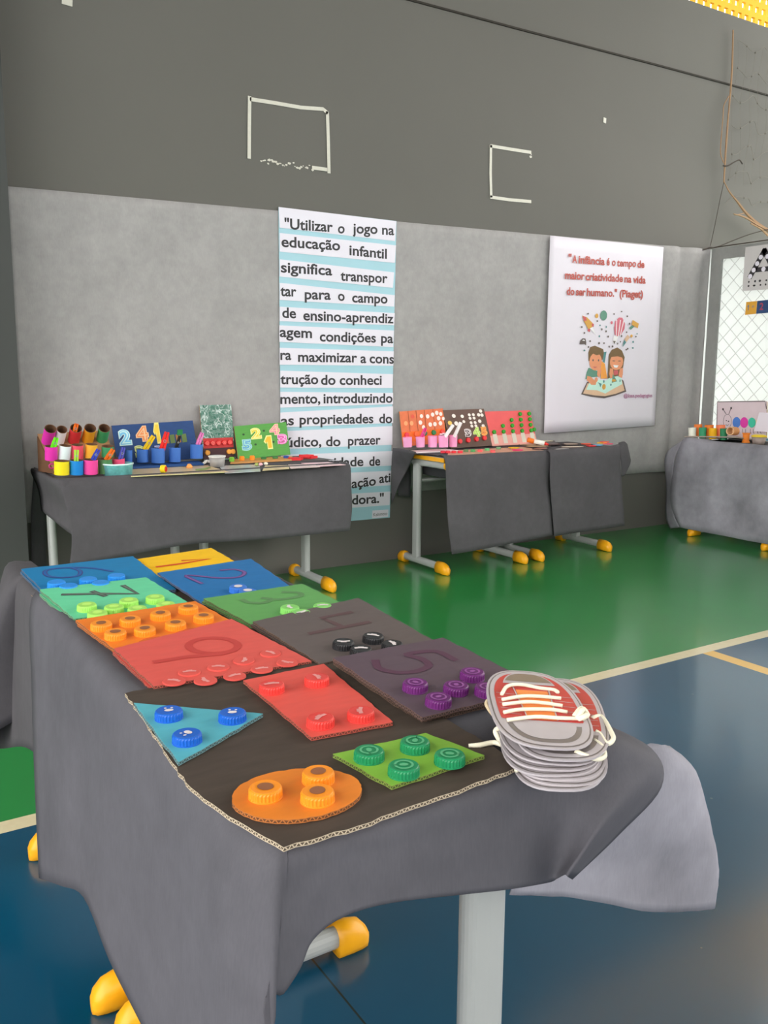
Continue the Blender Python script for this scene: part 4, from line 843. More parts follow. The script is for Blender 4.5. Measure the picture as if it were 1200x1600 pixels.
H = [((0.6949,0.779,0.662), (0.6052,0.6282,0.64), (0.6025,0.726,0.655), (0.7007,0.6731,0.645)),
     ((0.7459,0.7748,0.648), (0.6227,0.6214,0.63), (0.6154,0.7075,0.642), (0.7157,0.6603,0.634)),
     ((0.7149,0.771,0.64), (0.6185,0.6319,0.624), (0.6005,0.7115,0.634), (0.6995,0.6577,0.624)),
     ((0.7141,0.7756,0.632), (0.6153,0.6321,0.619), (0.6005,0.7067,0.626), (0.702,0.6579,0.618)),
     ((0.7208,0.7744,0.626), (0.6117,0.63,0.615), (0.6008,0.7024,0.62), (0.7054,0.6569,0.613)),
     ((0.7311,0.7761,0.62), (0.6204,0.6275,0.611), (0.6055,0.6968,0.615), (0.7053,0.6488,0.61)),
     ((0.7367,0.7725,0.615), (0.6189,0.6218,0.608), (0.61,0.6953,0.61), (0.6974,0.6392,0.608)),
     ((0.7392,0.7727,0.611), (0.6121,0.6222,0.606), (0.6057,0.6902,0.607), (0.6903,0.6333,0.606))]
LB = ['red paper shoe cut-out on top of the stack, cream laces across it', 'paper shoe cut-out second from the top of the stack, sticking out to the right', 'paper shoe cut-out third from the top of the stack', 'paper shoe cut-out fourth from the top of the stack', 'paper shoe cut-out fifth from the top, fourth above the cloth', 'paper shoe cut-out third from the bottom of the stack', 'paper shoe cut-out second from the bottom of the stack', 'paper shoe cut-out at the bottom of the stack, lying on the grey cloth']
for i, (hh, lb) in enumerate(zip(H, LB)):
    t, fr = shoe(lb, *hh, laces=TOPL if i == 0 else None)
    if i == 0:
        mb = MB(); mb.ring_tube([fr.pt(*(0.6604,0.2786)[:2], .004), fr.pt(*(0.8303,0.1703)[:2], .009), fr.pt(*(0.9356,0.2219)[:2], .005), fr.pt(*(0.8409,0.3394)[:2], .008), fr.pt(*(0.6973,0.3434)[:2], .005), fr.pt(*(0.8188,0.2378)[:2], .012)], .0032, 7); mb.build('lace_knot', LACE, t, smooth=True)
    if i == 1:
        MB().ring_tube([(0.7057,0.6694,0.636), (0.7215,0.6698,0.634), (0.704,0.6394,0.632), (0.6932,0.6253,0.63), (0.6819,0.6239,0.628), (0.69,0.6412,0.63), (0.6881,0.6471,0.632)], .0028, 7).build('shoelace', LACE, t, smooth=True)
    if i == 4:
        MB().ring_tube([(0.633,0.6227,0.632), (0.6403,0.6139,0.628), (0.6559,0.6105,0.622), (0.6686,0.6136,0.622), (0.6723,0.6221,0.628), (0.6727,0.6339,0.63)], .0028, 7).build('shoelace', LACE, t, smooth=True)
    if i == 3:
        MB().ring_tube([(0.5731,0.7264,0.612), (0.5837,0.7193,0.613), (0.6001,0.7146,0.614), (0.6013,0.7007,0.616), (0.5948,0.702,0.626), (0.5945,0.7063,0.632), (0.6,0.7043,0.636)], [.0022,.003,.003,.003,.003,.0028,.0028], 7).build('shoelace', LACE, t, smooth=True)
    if i == 2:
        MB().ring_tube([(0.6068,0.7227,0.64), (0.6124,0.7401,0.642), (0.6158,0.7491,0.646), (0.6245,0.7505,0.65)], .0024, 7).build('shoelace', mat('tan_lace', rgb(196, 176, 146, 1.2), .8, .1), t, smooth=True)
    if i == 6:
        MB().ring_tube([(0.6056,0.7013,0.614), (0.5985,0.6819,0.612), (0.6015,0.6727,0.609), (0.5901,0.6566,0.611), (0.5789,0.6529,0.611)], .0024, 7).build('shoelace', LACE, t, smooth=True)

# ------------------------------------------------------------------ small parts used on the far tables
def pin(label, p0, p1, wdt, c, group='coloured clothespins in the tubes', cat='clothespin', name='clothespin', gap=.5):
    p0, p1 = Vector(p0), Vector(p1); L_ = (p1-p0).length
    t = thing(name, label, cat, p0, group); m = mcol(*c, 1.3, .4)
    ax = (p1-p0).normalized(); sd = Vector((1, 0, 0)); sd = (sd-ax*sd.dot(ax)).normalized(); dp = ax.cross(sd)
    for sg in (-1, 1):
        a = [(sg*wdt*.08, 0), (sg*wdt*.5, 0), (sg*wdt*.48, L_*.5), (sg*wdt*(.30+gap*.2), L_), (sg*wdt*.10, L_), (sg*wdt*.04, L_*.45)]
        mb = MB(); mb.prism([p0+sd*x+ax*z-dp*.004 for x, z in a], dp*.008); mb.build('arm', m, t)
    mb = MB(); mb.ring_tube([p0+ax*L_*.5+sd*wdt*.22*math.cos(th)+ax*wdt*.22*math.sin(th)-dp*.005 for th in [i*math.pi/5 for i in range(10)]], .0012, 5, closed=True); mb.build('spring', STEEL, t)
    return t
def front_pt(p): return p

# ---- left table: rack of coloured tubes
rk = thing('tube_rack', 'brown cardboard rack with three rows of coloured paper tubes beside the pillar', 'sorting rack', (.85, 3.6, .6045))
FL, FRr, TR_, TL_ = Vector((0.7419,3.6587,0.607)), Vector((0.9732,3.5678,0.607)), Vector((0.9821,3.78,0.7703)), Vector((0.7051,3.78,0.7629))
mb = MB(); n_ = (FRr-FL).cross(TL_-FL).normalized(); n_ = n_ if n_.y < 0 else -n_
mb.prism([FL, FRr, TR_, TL_], -n_*.006, 0, 0); mb.build('sloping_panel', KRAFT, rk)
mb = MB(); mb.prism([FL+Vector((0,.02,0)), TL_+Vector((.0,.004,-.01)), Vector((TL_.x, TL_.y+.02, .607)), Vector((FL.x, FL.y+.05, .607))], (.006, 0, 0)); mb.build('side_gusset', KRAFT_D, rk)
mb = MB(); mb.box((FL.x, FL.y, .6045), (FRr.x-.07, FL.y+.2, .607)); mb.build('base', mcol(226, 160, 40), rk)
def tube(par, b_, t_, r, c, inner=None, name='paper_tube'):
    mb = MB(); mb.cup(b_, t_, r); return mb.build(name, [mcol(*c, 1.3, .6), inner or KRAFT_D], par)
for b_, t_, r, c in [
    ((0.7354,3.74,0.7331), (0.7386,3.68,0.7887), 0.0233, (196, 40, 150)), ((0.7805,3.74,0.7315), (0.7829,3.68,0.7848), 0.0208, (214, 214, 222)), ((0.8392,3.74,0.7346), (0.8382,3.68,0.7884), 0.0236, (196, 44, 50)), ((0.8961,3.74,0.7352), (0.8942,3.68,0.7867), 0.0238, (226, 150, 30)), ((0.954,3.74,0.7331), (0.9512,3.68,0.7851), 0.0230, (50, 140, 90)),
    ((0.7246,3.63,0.6699), (0.7254,3.62,0.7242), 0.0240, (200, 40, 152)), ((0.7736,3.63,0.6701), (0.7791,3.62,0.7246), 0.0229, (204, 220, 232)), ((0.8259,3.63,0.6702), (0.8263,3.62,0.7254), 0.0226, (206, 70, 90)), ((0.8791,3.63,0.6703), (0.8817,3.62,0.7258), 0.0233, (228, 160, 44)), ((0.9461,3.63,0.6725), (0.9454,3.62,0.7154), 0.0235, (54, 136, 92)),
    ((0.7409,3.53,0.6203), (0.7425,3.525,0.6733), 0.0280, (250, 196, 14)), ((0.7965,3.53,0.6171), (0.798,3.525,0.6731), 0.0257, (10, 118, 190)), ((0.8507,3.53,0.6165), (0.8521,3.525,0.673), 0.0274, (232, 62, 140)), ((0.9147,3.55,0.6134), (0.9134,3.545,0.6709), 0.0269, (70, 118, 72)), ((0.974,3.57,0.6107), (0.9725,3.565,0.6689), 0.0243, (222, 70, 110))]:
    tube(rk, b_, t_, r, c)
mb = MB(); mb.ring_tube([Vector((0.7117,3.56,0.6516))+Vector((.011*math.cos(a), -.004, .009*math.sin(a))) for a in [i*math.pi/8 for i in range(16)]], .003, 5, closed=True); mb.build('ring', mcol(176, 40, 120), rk)
G1 = 'coloured clothespins in the tubes'
pin('orange clothespin in the red tube of the back row', (0.832,3.69,0.7697), (0.8416,3.68,0.8065), 0.0183, (250, 100, 30))
pin('lime green clothespin in the magenta tube of the middle row', (0.7302,3.61,0.7172), (0.7424,3.6,0.758), 0.0202, (100, 220, 30))
pin('lime clothespin standing in the blue tube', (0.7953,3.52,0.6661), (0.7989,3.52,0.7138), 0.0162, (150, 196, 50), gap=1.2)
pin('dark blue clothespin in the pink tube of the front row', (0.8594,3.52,0.6706), (0.8837,3.52,0.7127), 0.0189, (36, 56, 160))
pin('orange clothespin in the front green tube', (0.9169,3.54,0.666), (0.9441,3.53,0.7094), 0.0204, (250, 104, 30))
pin('violet clothespin in the pink tube behind the turquoise bowl', (0.9786,3.56,0.6638), (0.9937,3.56,0.7128), 0.0182, (70, 70, 160))
bw = thing('bowl', 'turquoise dotted plastic bowl at the front of the table', 'bowl', (0.9603,3.5355,0.6045))
mb = MB(); r0 = 0.0548
mb.lathe([(r0, 0), (r0*1.09, .042), (r0*1.13, .043), (r0*1.13, .048), (r0*1.05, .048), (r0*.95, .004)], bw.location, n=40); mb.build('body', mat('dotted_turquoise', rgb(120, 206, 202, 1.2), .35, .5, 60), bw, smooth=True)
mb = MB(); mb.lathe([(r0*1.13, .0432), (r0*1.15, .0445), (r0*1.15, .0485), (r0*1.09, .0492)], bw.location, n=40, capb=False, capt=False); mb.build('rim', mcol(196, 226, 222, 1.2, .3), bw, smooth=True)

def board(name, label, cat, TL, TR, BL, m, thick=.006, group=None, back=KRAFT):
    BL = (BL[0], BL[1], max(BL[2], .6055))
    fr = quadfr(TL, TR, BL); c = fr.pt(.5, 0)
    t = thing(name, label, cat, (c.x, c.y, c.z), group)
    nb = fr.n if fr.n.y < 0 or fr.n.x < -.5 else -fr.n
    fr.n = nb
    mb = MB(); mb.prism([fr.pt(0, 0), fr.pt(1, 0), fr.pt(1, 1), fr.pt(0, 1)], -nb*thick, 0, 1, 1); mb.build('panel', [m, back], t)
    return t, fr
def numeral(par, fr, ch, cx, cy, w_, h_, c, oc, bold=.05):
    mb = MB(); put_glyph(mb, fr, ch, cx, cy, w_*1.22, h_*1.15, .002, bold+.05, 0); put_glyph(mb, fr, ch, cx, cy, w_, h_, .0032, bold+.01, 1)
    if ch in '2345': put_glyph(mb, fr, ch, cx, cy, w_*.86, h_*.9, .0036, -.015, 0)
    return mb.build('numeral', [mcol(*oc, 1.3), mcol(*c, 1.3)], par)
# ---- blue number board
nbm = mat('denim_blue_card', rgb(30, 62, 112, 1.2), .6, .2, 30, bump=.1, stretch=(1, 1, 6))
t, fr = board('number_board', 'dark blue number board with blue tubes along its foot', 'number board', (1.0431,3.915,0.7802), (1.418,3.915,0.7936), (1.0488,3.86,0.6085), nbm)
for ch, px_, w_, h_, c, oc in [('2', (.135, .68), .125, .36, (110, 180, 214), (190, 220, 226)), ('4', (.345, .74), .13, .36, (228, 130, 74), (240, 180, 140)), ('1', (.53, .73), .06, .40, (236, 186, 60), (240, 206, 120)), ('3', (.285, .28), .10, .30, (130, 140, 90), (196, 204, 140)), ('5', (.50, .26), .06, .26, (90, 90, 150), (190, 190, 220))]:
    numeral(t, fr, ch, px_[0], px_[1], w_, h_, c, oc)
mb = MB()
for i in range(4): flat(mb, fr, [(.60+i*.075, .44), (.66+i*.075, .45), (.66+i*.075, .67), (.60+i*.075, .66)], .0015, i % 2)
mb.build('paper_patch', [mcol(150, 100, 50), mcol(90, 110, 60)], t)
mb = MB(); q = [(1.035,3.85,0.6102), (1.4164,3.85,0.6053), (1.392,3.72,0.601), (1.0535,3.72,0.6049)]; q = [(p[0], p[1], .6125) for p in q]; mb.prism(q, (0, 0, -.008), 0); mb.build('base_flap', mcol(36, 74, 130), t)
BLU = (58, 104, 176)
for b_, t_, r in [((1.0803,3.8,0.6279), (1.0824,3.8,0.6797), 0.0154), ((1.1422,3.8,0.6235), (1.1429,3.8,0.6799), 0.0242), ((1.2045,3.78,0.6193), (1.2068,3.78,0.6845), 0.0285), ((1.287,3.8,0.6177), (1.2892,3.8,0.6824), 0.0259), ((1.3967,3.82,0.6266), (1.3986,3.82,0.6911), 0.0286)]:
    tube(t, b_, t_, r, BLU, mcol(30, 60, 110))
pin('yellow clothespin in a blue tube, over the numeral 1', (1.1497,3.79,0.6776), (1.1887,3.78,0.7387), 0.0226, (244, 180, 20))
pin('red clothespin in a blue tube', (1.2205,3.77,0.6762), (1.2431,3.76,0.7551), 0.0257, (222, 40, 36))
pin('pink clothespin in the last blue tube on the right', (1.4009,3.81,0.6888), (1.4201,3.8,0.7442), 0.0204, (240, 120, 180))
t = pin('black and green clothespin in a blue tube', (1.2915,3.79,0.6774), (1.3076,3.78,0.7347), 0.0144, (30, 34, 34))
mb = MB(); P0 = Vector((1.3098,3.785,0.7486)); mb.prism([P0+Vector((-.012, 0, -.012)), P0+Vector((.012, 0, -.010)), P0+Vector((.014, 0, .014)), P0+Vector((-.010, 0, .013))], (0, .006, 0)); mb.build('green_tip', mcol(20, 110, 60), t)
# ---- mat and papers at the front of the left table
WOOD = mat('wood_print_card', rgb(202, 178, 138, 1.2), .35, .35, 12, stretch=(1, 14, 1))
def sheet(name, label, cat, pts, m, z=.6035, group=None, tilt=0, t=.0018, side=None):
    mb = MB(); ys = [p[1] for p in pts]; y0 = min(ys)
    mb.prism([(p[0], p[1], z+t+tilt*(p[1]-y0)) for p in pts], (0, 0, -t), 0, 1 if side else 0)
    return tag(mb.build(name, [m, side] if side else m), label, cat, group)
sheet('game_mat', 'wood-grained board with clear film lying in front of the blue tubes', 'mat', [(0.9876,3.4464,0.607), (1.3849,3.4039,0.607), (1.40, 3.69, .607), (1.04, 3.70, .607)], WOOD, .604, side=mcol(226, 214, 150))
def loose(name, label, cat, mb, m, group=None, smooth=False): return tag(mb.build(name, m, smooth=smooth), label, cat, group)
yc = thing('screw_cap', 'yellow ring cap with a red centre standing on the wood-grained mat', 'cap', (1.1443,3.4951,0.606))
P0 = Vector(yc.location)+Vector((0, .004, .016)); ax_ = Vector((.75, -.66, 0))
mb = MB(); mb.lathe([(.0155, 0), (.0165, .002), (.0165, .018), (.013, .020)], P0-ax_*.018, ax_, 24); mb.build('shell', mcol(250, 190, 20), yc, smooth=False)
mb = MB(); mb.lathe([(.0115, 0), (.0105, .004)], P0+ax_*.001, ax_, 20); mb.build('centre', mcol(196, 40, 24), yc)
mb = MB(); mb.lathe([(.014, 0), (.013, .008), (.006, .017), (.002, .018)], (1.2948,3.6317,0.606), n=18); loose('knob', 'small tan wooden knob on the wood-grained mat', 'knob', mb, mcol(220, 150, 80), smooth=True)
mb = MB(); mb.ring_tube([(1.2835,3.5221,0.609), (1.3203,3.5295,0.609), (1.3712,3.5872,0.609)], [.004, .005, .003], 6); loose('green_stick', 'small green stick lying on the wood-grained mat', 'stick', mb, mcol(110, 130, 80))
mb = MB(); mb.ring_tube([(1.3973,3.7333,0.611), (1.4367,3.7969,0.612), (1.4467,3.7589,0.612), (1.4759,3.7864,0.611)], [.005, .008, .007, .005], 7); loose('crumpled_paper', 'crumpled white wrapper on the mat near the clear tub', 'wrapper', mb, mcol(222, 214, 204), smooth=True)
PG = 'printed sheets along the front of the left table'
sheet('printed_sheet', 'grey printed sheet in plastic beside the wood-grained mat', 'sheet', [(1.3567,3.3765,0.606), (1.512,3.3702,0.606), (1.62, 3.62, .606), (1.44, 3.66, .606)], mat('grey_print', rgb(176, 178, 182, 1.2), .25, .35, 40), .6036, PG)
sheet('printed_sheet', 'yellow and pink printed card in the middle of the front edge', 'sheet', [(1.529,3.3883,0.606), (1.6611,3.3995,0.606), (1.72, 3.52, .606), (1.62, 3.56, .606)], mat('yellow_print', rgb(214, 190, 150, 1.2), .35, .3, 30), .6042, PG)
sheet('printed_sheet', 'pale pink drawing card left of the outermost sheet', 'sheet', [(1.6659,3.3969,0.606), (1.8076,3.3916,0.606), (1.84, 3.52, .606), (1.725, 3.54, .606)], mat('pink_print_sheet', rgb(216, 190, 186, 1.2), .35, .25, 34), .6048, PG)
sheet('printed_sheet', 'rose coloured sheet at the right end of the left table', 'sheet', [(1.82,3.4147,0.606), (1.9531,3.418,0.606), (1.94, 3.56, .606), (1.81, 3.58, .606)], mat('rose_print', rgb(226, 186, 190, 1.2), .35, .12, 20), .6040, PG)
# ---- green plastic wrapped board
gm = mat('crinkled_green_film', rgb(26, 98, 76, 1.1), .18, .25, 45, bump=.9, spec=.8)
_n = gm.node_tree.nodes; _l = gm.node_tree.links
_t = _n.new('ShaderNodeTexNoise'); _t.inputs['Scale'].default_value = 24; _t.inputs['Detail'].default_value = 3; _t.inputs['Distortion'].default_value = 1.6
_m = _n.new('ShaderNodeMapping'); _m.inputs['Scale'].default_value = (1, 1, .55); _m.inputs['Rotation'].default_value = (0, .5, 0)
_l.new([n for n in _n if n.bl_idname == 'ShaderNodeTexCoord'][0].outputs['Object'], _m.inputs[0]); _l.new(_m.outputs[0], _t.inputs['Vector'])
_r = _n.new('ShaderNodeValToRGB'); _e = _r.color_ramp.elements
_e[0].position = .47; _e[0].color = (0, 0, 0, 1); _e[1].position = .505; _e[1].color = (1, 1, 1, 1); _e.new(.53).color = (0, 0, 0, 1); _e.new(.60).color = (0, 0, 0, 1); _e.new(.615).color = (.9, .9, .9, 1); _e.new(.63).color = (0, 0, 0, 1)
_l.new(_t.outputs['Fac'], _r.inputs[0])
_x = _n.new('ShaderNodeMix'); _x.data_type = 'RGBA'; _x.inputs['B'].default_value = rgb(196, 214, 208)  # pale crinkle streaks, with the film's glints painted into the colour
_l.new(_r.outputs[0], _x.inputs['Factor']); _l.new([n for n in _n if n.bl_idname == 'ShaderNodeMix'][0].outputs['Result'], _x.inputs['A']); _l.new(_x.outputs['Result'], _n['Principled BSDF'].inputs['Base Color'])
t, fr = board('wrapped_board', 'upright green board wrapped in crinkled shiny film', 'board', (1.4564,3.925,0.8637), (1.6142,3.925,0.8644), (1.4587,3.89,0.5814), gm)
mb = MB()
flat(mb, fr, [(.0, .02), (.97, .02), (.97, .22), (.0, .22)], .002); mb.build('dark_band', mcol(60, 30, 34), t)
for i in range(5): cap_child(t, fr.pt(.13+i*.18, .31, .001), fr.n, mcol(206, 40, 40, 1.25, .4), ('ring', mcol(230, 110, 100)), .0125, .008)
mb = MB(); flat(mb, fr, [(.02, .21), (.97, .21), (.97, .40), (.02, .40)], .0015); mb.build('red_band', mcol(176, 46, 46), t)
for i, x in enumerate((.12, .80, .93)): cap_child(t, fr.pt(x, .14, .002), fr.n, mcol(236, 150, 60), None, .012, .008)
tb = thing('plastic_tub', 'small clear plastic tub in front of the green wrapped board', 'tub', (1.4237,3.6349,0.6045))
mb = MB(); r0 = .036
mb.lathe([(r0*.85, 0), (r0, .042), (r0*.95, .042), (r0*.8, .003)], tb.location, n=24); mb.build('body', mat('frosted_plastic', rgb(205, 200, 196), .3, .25, 30, trans=.45), tb, smooth=True)
mb = MB(); mb.lathe([(r0*1.03, .0421), (r0*1.07, .044), (r0*1.07, .048), (r0*.95, .0485)], tb.location, n=24); mb.build('lid', mcol(206, 204, 200), tb)
# ---- green number board
t, fr = board('number_board', 'bright green number board with bright numerals, right of the wrapped board', 'number board', (1.6182,3.905,0.7619), (1.8934,3.905,0.7747), (1.6181,3.86,0.5759), mat('green_card', rgb(78, 146, 62, 1.2), .55, .15, 30, stretch=(1, 1, 8)))
for ch, px_, w_, h_, c, oc in [('2', (.39, .73), .17, .30, (206, 190, 60), (240, 226, 150)), ('4', (.75, .80), .17, .30, (224, 120, 150), (240, 190, 150)), ('5', (.19, .41), .16, .30, (90, 150, 190), (150, 200, 190)), ('1', (.61, .43), .12, .31, (236, 170, 50), (246, 216, 140)), ('3', (.88, .48), .165, .30, (200, 80, 150), (236, 160, 200))]:
    numeral(t, fr, ch, px_[0], px_[1], w_, h_, c, oc)
mb = MB()
for x, y in ((.155, .73), (.545, .79), (.355, .40), (.70, .43)): disc(mb, fr, x, y, .022, .03, .0015)
mb.build('dot', mcol(40, 70, 40), t)
mb = MB(); mb.prism([(p[0], p[1], .612) for p in ((1.5887,3.84,0.5824), (1.894,3.84,0.5792), (1.8215,3.7,0.5865), (1.5119,3.7,0.5849))], (0, 0, -.007)); mb.build('base_flap', mat('tan_flap', rgb(196, 140, 80, 1.2), .5, .2, 14, stretch=(3, 12, 1)), t)
CG = 'plastic counters in front of the green number board'
for i, (p, c, nm) in enumerate([((1.5357,3.74,0.6329), (110, 170, 50), 'olive green plastic counter, leftmost in front of the green board'), ((1.5945,3.76,0.6284), (246, 130, 30), 'first orange plastic counter before the green board'), ((1.6459,3.76,0.6305), (246, 130, 30), 'second orange plastic counter before the green board'), ((1.7091,3.77,0.6298), (50, 110, 60), 'dark green counter lying before the numeral 1'), ((1.7688,3.77,0.6301), (50, 110, 60), 'dark green counter lying before the numeral 3'), ((1.826,3.77,0.6321), (40, 70, 140), 'dark blue counter at the right foot of the green board')]):
    mb = MB(); wv = .012 if i < 3 else .013; hh = .02 if i < 3 else .010
    mb.lathe([(wv, 0), (wv, hh*.8), (wv*.8, hh)], (p[0], p[1], .6125), n=14); loose('counter', nm, 'counter', mb, mcol(*c), CG)
for i, (p, q) in enumerate([((1.8521,3.72,0.6259), (1.8725,3.72,0.628)), ((1.9273,3.76,0.6253), (1.893,3.72,0.621)), ((1.9482,3.76,0.629), (1.8965,3.7,0.6256))]):
    mb = MB(); c = Vector(p); c.z = .6055 + .006*(i == 1); pts = []
    for k in range(10):
        th = 2*math.pi*k/10; rr = .040 if k % 2 == 0 else .026; pts.append((c.x+rr*math.cos(th+i), c.y+rr*.8*math.sin(th+i), c.z+.012))
    mb.prism(pts, (0, 0, -.012)); loose('foam_piece', ['red foam piece nearest the green board', 'red foam piece resting on top of the other red pieces', 'red foam piece at the right of the small red heap'][i], 'foam piece', mb, mcol(204, 40, 44), 'red foam pieces by the green board')
sheet('black_card', 'thin black card sticking out behind the red foam pieces', 'card', [(1.76, 3.68, .606), (2.02, 3.64, .606), (2.0, 3.78, .606), (1.74, 3.80, .606)], mcol(70, 70, 66), .6036)
mb = MB()
for k, (x, y) in enumerate(((388, 724), (394, 724.5), (400, 724))): pass
for i, (p, c, nm) in enumerate([((1.5797,3.6604,0.607), (150, 160, 90), 'tiny green wrapped bead before the green board'), ((1.5949,3.6521,0.607), (226, 170, 180), 'tiny pink wrapped bead before the green board'), ((1.6265,3.6665,0.607), (222, 216, 200), 'tiny white wrapped bead before the green board')]):
    mb = MB(); mb.lathe([(.002, 0), (.009, .004), (.010, .009), (.005, .014)], (p[0], p[1]-.1, .606), n=12); loose('bead', nm, 'bead', mb, mcol(*c), 'wrapped beads', True)

# ---- right table: orange board, pink cups, dark board, red board
om = mat('orange_card', rgb(206, 104, 60, 1.2), .5, .18, 14, stretch=(3, 1, 3))
t, fr = board('counting_board', 'orange counting board with five columns of pictures behind the pink cups', 'counting board', (2.5714,3.92,0.8131), (2.8589,3.92,0.8252), (2.5751,3.885,0.6269), om)
mb = MB()
for x in (.19, .37, .56, .76): flat(mb, fr, [(x-.006, .40), (x+.006, .40), (x+.006, .99), (x-.006, .99)], .0012)
mb.build('column_line', mcol(150, 70, 40), t)
mb = MB(); flat(mb, fr, [(0, .12), (1, .12), (1, .41), (0, .41)], .0012); mb.build('lower_band', mcol(214, 96, 20), t)
mb = MB()
for x, y, r in [(.11, .65, .05), (.28, .83, .045), (.24, .64, .05), (.48, .82, .045), (.44, .64, .05), (.50, .50, .045), (.62, .80, .048), (.74, .84, .048), (.66, .56, .05), (.77, .56, .05), (.84, .88, .05), (.93, .84, .045), (.87, .72, .05), (.98, .70, .04), (.90, .57, .05)]:
    mb = MB(); disc(mb, fr, x, y, r*.85, r*1.3, .002, 0, 12); mb.build('picture_sticker', mcol(232, 208, 200) if x > .4 else (mcol(226, 150, 100) if r > .046 else mcol(206, 80, 60)), t)
for i, c in enumerate(((206, 40, 60), (230, 90, 30), (30, 90, 50), (20, 110, 60), (214, 50, 40))): cap_child(t, fr.pt(.10+i*.205, .32, .001), fr.n, mcol(*c, 1.25, .4), None, .0135, .009)
PGp = 'pink paper cups before the orange counting board'
pl = ['pink paper cup at the left end of the row', 'second pink paper cup, holding a pink clip', 'middle pink paper cup of the row', 'fourth pink paper cup, filled with pale scraps and a white stick', 'pink paper cup at the right end, with a white stick in it']
for i, (b_, t_, r) in enumerate([((2.547,3.8,0.6328), (2.5444,3.8,0.685), 0.0242), ((2.6288,3.8,0.6295), (2.6259,3.8,0.6839), 0.0244), ((2.7079,3.8,0.6262), (2.7068,3.8,0.6862), 0.0260), ((2.758,3.77,0.6265), (2.7546,3.77,0.69), 0.0276), ((2.8295,3.78,0.6246), (2.8281,3.78,0.6869), 0.0230)]):
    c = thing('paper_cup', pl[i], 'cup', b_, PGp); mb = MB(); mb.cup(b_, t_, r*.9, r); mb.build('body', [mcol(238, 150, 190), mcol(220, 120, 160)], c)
pin('pink clothespin in the second pink cup', (2.6293,3.79,0.6827), (2.6463,3.78,0.7301), 0.0203, (236, 60, 130), 'sticks and clips in the pink cups')
for lab, a, c in [('left white stick leaning out of the fourth pink cup', (2.7507,3.75,0.6812), (2.7969,3.74,0.745)), ('right white stick leaning out of the last pink cup', (2.8198,3.76,0.6781), (2.8554,3.75,0.7566))]:
    mb = MB(); mb.ring_tube([a, c], 0.0096, 10); loose('white_stick', lab, 'stick', mb, mcol(232, 230, 226), 'sticks and clips in the pink cups')
mb = MB()
for k in range(4): mb.lathe([(.003, 0), (.009, .005), (.006, .011)], Vector((2.7483,3.77,0.6868))+Vector((.010*math.cos(k*1.7), .008*math.sin(k*1.7), -.004+.003*k)), n=8)
loose('paper_scraps', 'pale pink scraps heaped in the fourth pink cup', 'scraps', mb, mcol(240, 190, 196))
dm = mat('dark_brown_card', rgb(92, 68, 58, 1.2), .55, .15, 20)
t, fr = board('counting_board', 'dark brown counting board with round white pictures and the numerals 3 4 5', 'counting board', (2.8555,3.915,0.8149), (3.1434,3.915,0.8188), (2.8921,3.875,0.6042), dm)
mb = MB()
for x, y, r in [(.09, .66, .05), (.22, .84, .045), (.24, .64, .05), (.42, .82, .04), (.43, .68, .035), (.60, .85, .035), (.60, .76, .035), (.70, .85, .035), (.70, .76, .035), (.60, .64, .035), (.60, .55, .035), (.70, .64, .035), (.70, .55, .035), (.90, .94, .04), (.83, .84, .04), (.91, .83, .04), (.82, .67, .042), (.88, .54, .04)]:
    mb = MB(); disc(mb, fr, x, y, r, r*1.15, .002, 0, 12); mb.build('picture_sticker', mcol(222, 214, 206) if x > .1 else mcol(214, 180, 90), t)
numeral(t, fr, '3', .47, .37, .14, .21, (90, 80, 80), (214, 206, 206)); numeral(t, fr, '4', .68, .39, .15, .23, (150, 200, 60), (206, 226, 150)); numeral(t, fr, '5', .87, .40, .13, .21, (226, 120, 60), (236, 170, 90))
for i in range(4): cap_child(t, fr.pt(.22+i*.205, .17+.015*i, .001), fr.n, mcol(214, 36, 44, 1.25, .4), None, .014, .010)
rm = mat('coral_card', rgb(216, 84, 84, 1.2), .5, .08, 20)
t, fr = board('counting_board', 'coral red board with rising columns of green caps', 'counting board', (3.1485,3.915,0.8023), (3.4906,3.915,0.8034), (3.1785,3.875,0.6069), rm)
for i, n_c in enumerate((1, 2, 3, 4, 4)):
    for k in range(n_c): cap_child(t, fr.pt(.10+i*.205+.012*k, .40+.165*k+.0*i, .001), fr.n, mcol(36, 140, 24, 1.25, .4), None, .0118, .009)
cap_child(t, fr.pt(.99, .42, .001), fr.n, mcol(36, 140, 24, 1.25, .4), None, .0118, .009)
for i in range(5):
    mb = MB(); flat(mb, fr, [(.06+i*.205, .06), (.15+i*.205, .06), (.15+i*.205, .34), (.06+i*.205, .34)], .0014); mb.build('white_strip', mcol(196, 190, 176), t)
mb = MB(); flat(mb, fr, [(0, 0), (1, 0), (1, .30), (0, .30)], .001); mb.build('lower_band', mcol(214, 150, 140), t)
sheet('game_mat', 'tan board edged with red and green caps at the front of the pink cup table', 'mat', [(2.6089,3.5322,0.607), (2.733,3.5034,0.607), (3.0034,3.4972,0.607), (3.2643,3.5269,0.607), (3.32, 3.76, .607), (2.80, 3.78, .607)], mat('tan_game', rgb(198, 150, 126, 1.2), .45, .3, 22), .6036, side=KRAFT)
CGr = 'bottle caps on the tan board'
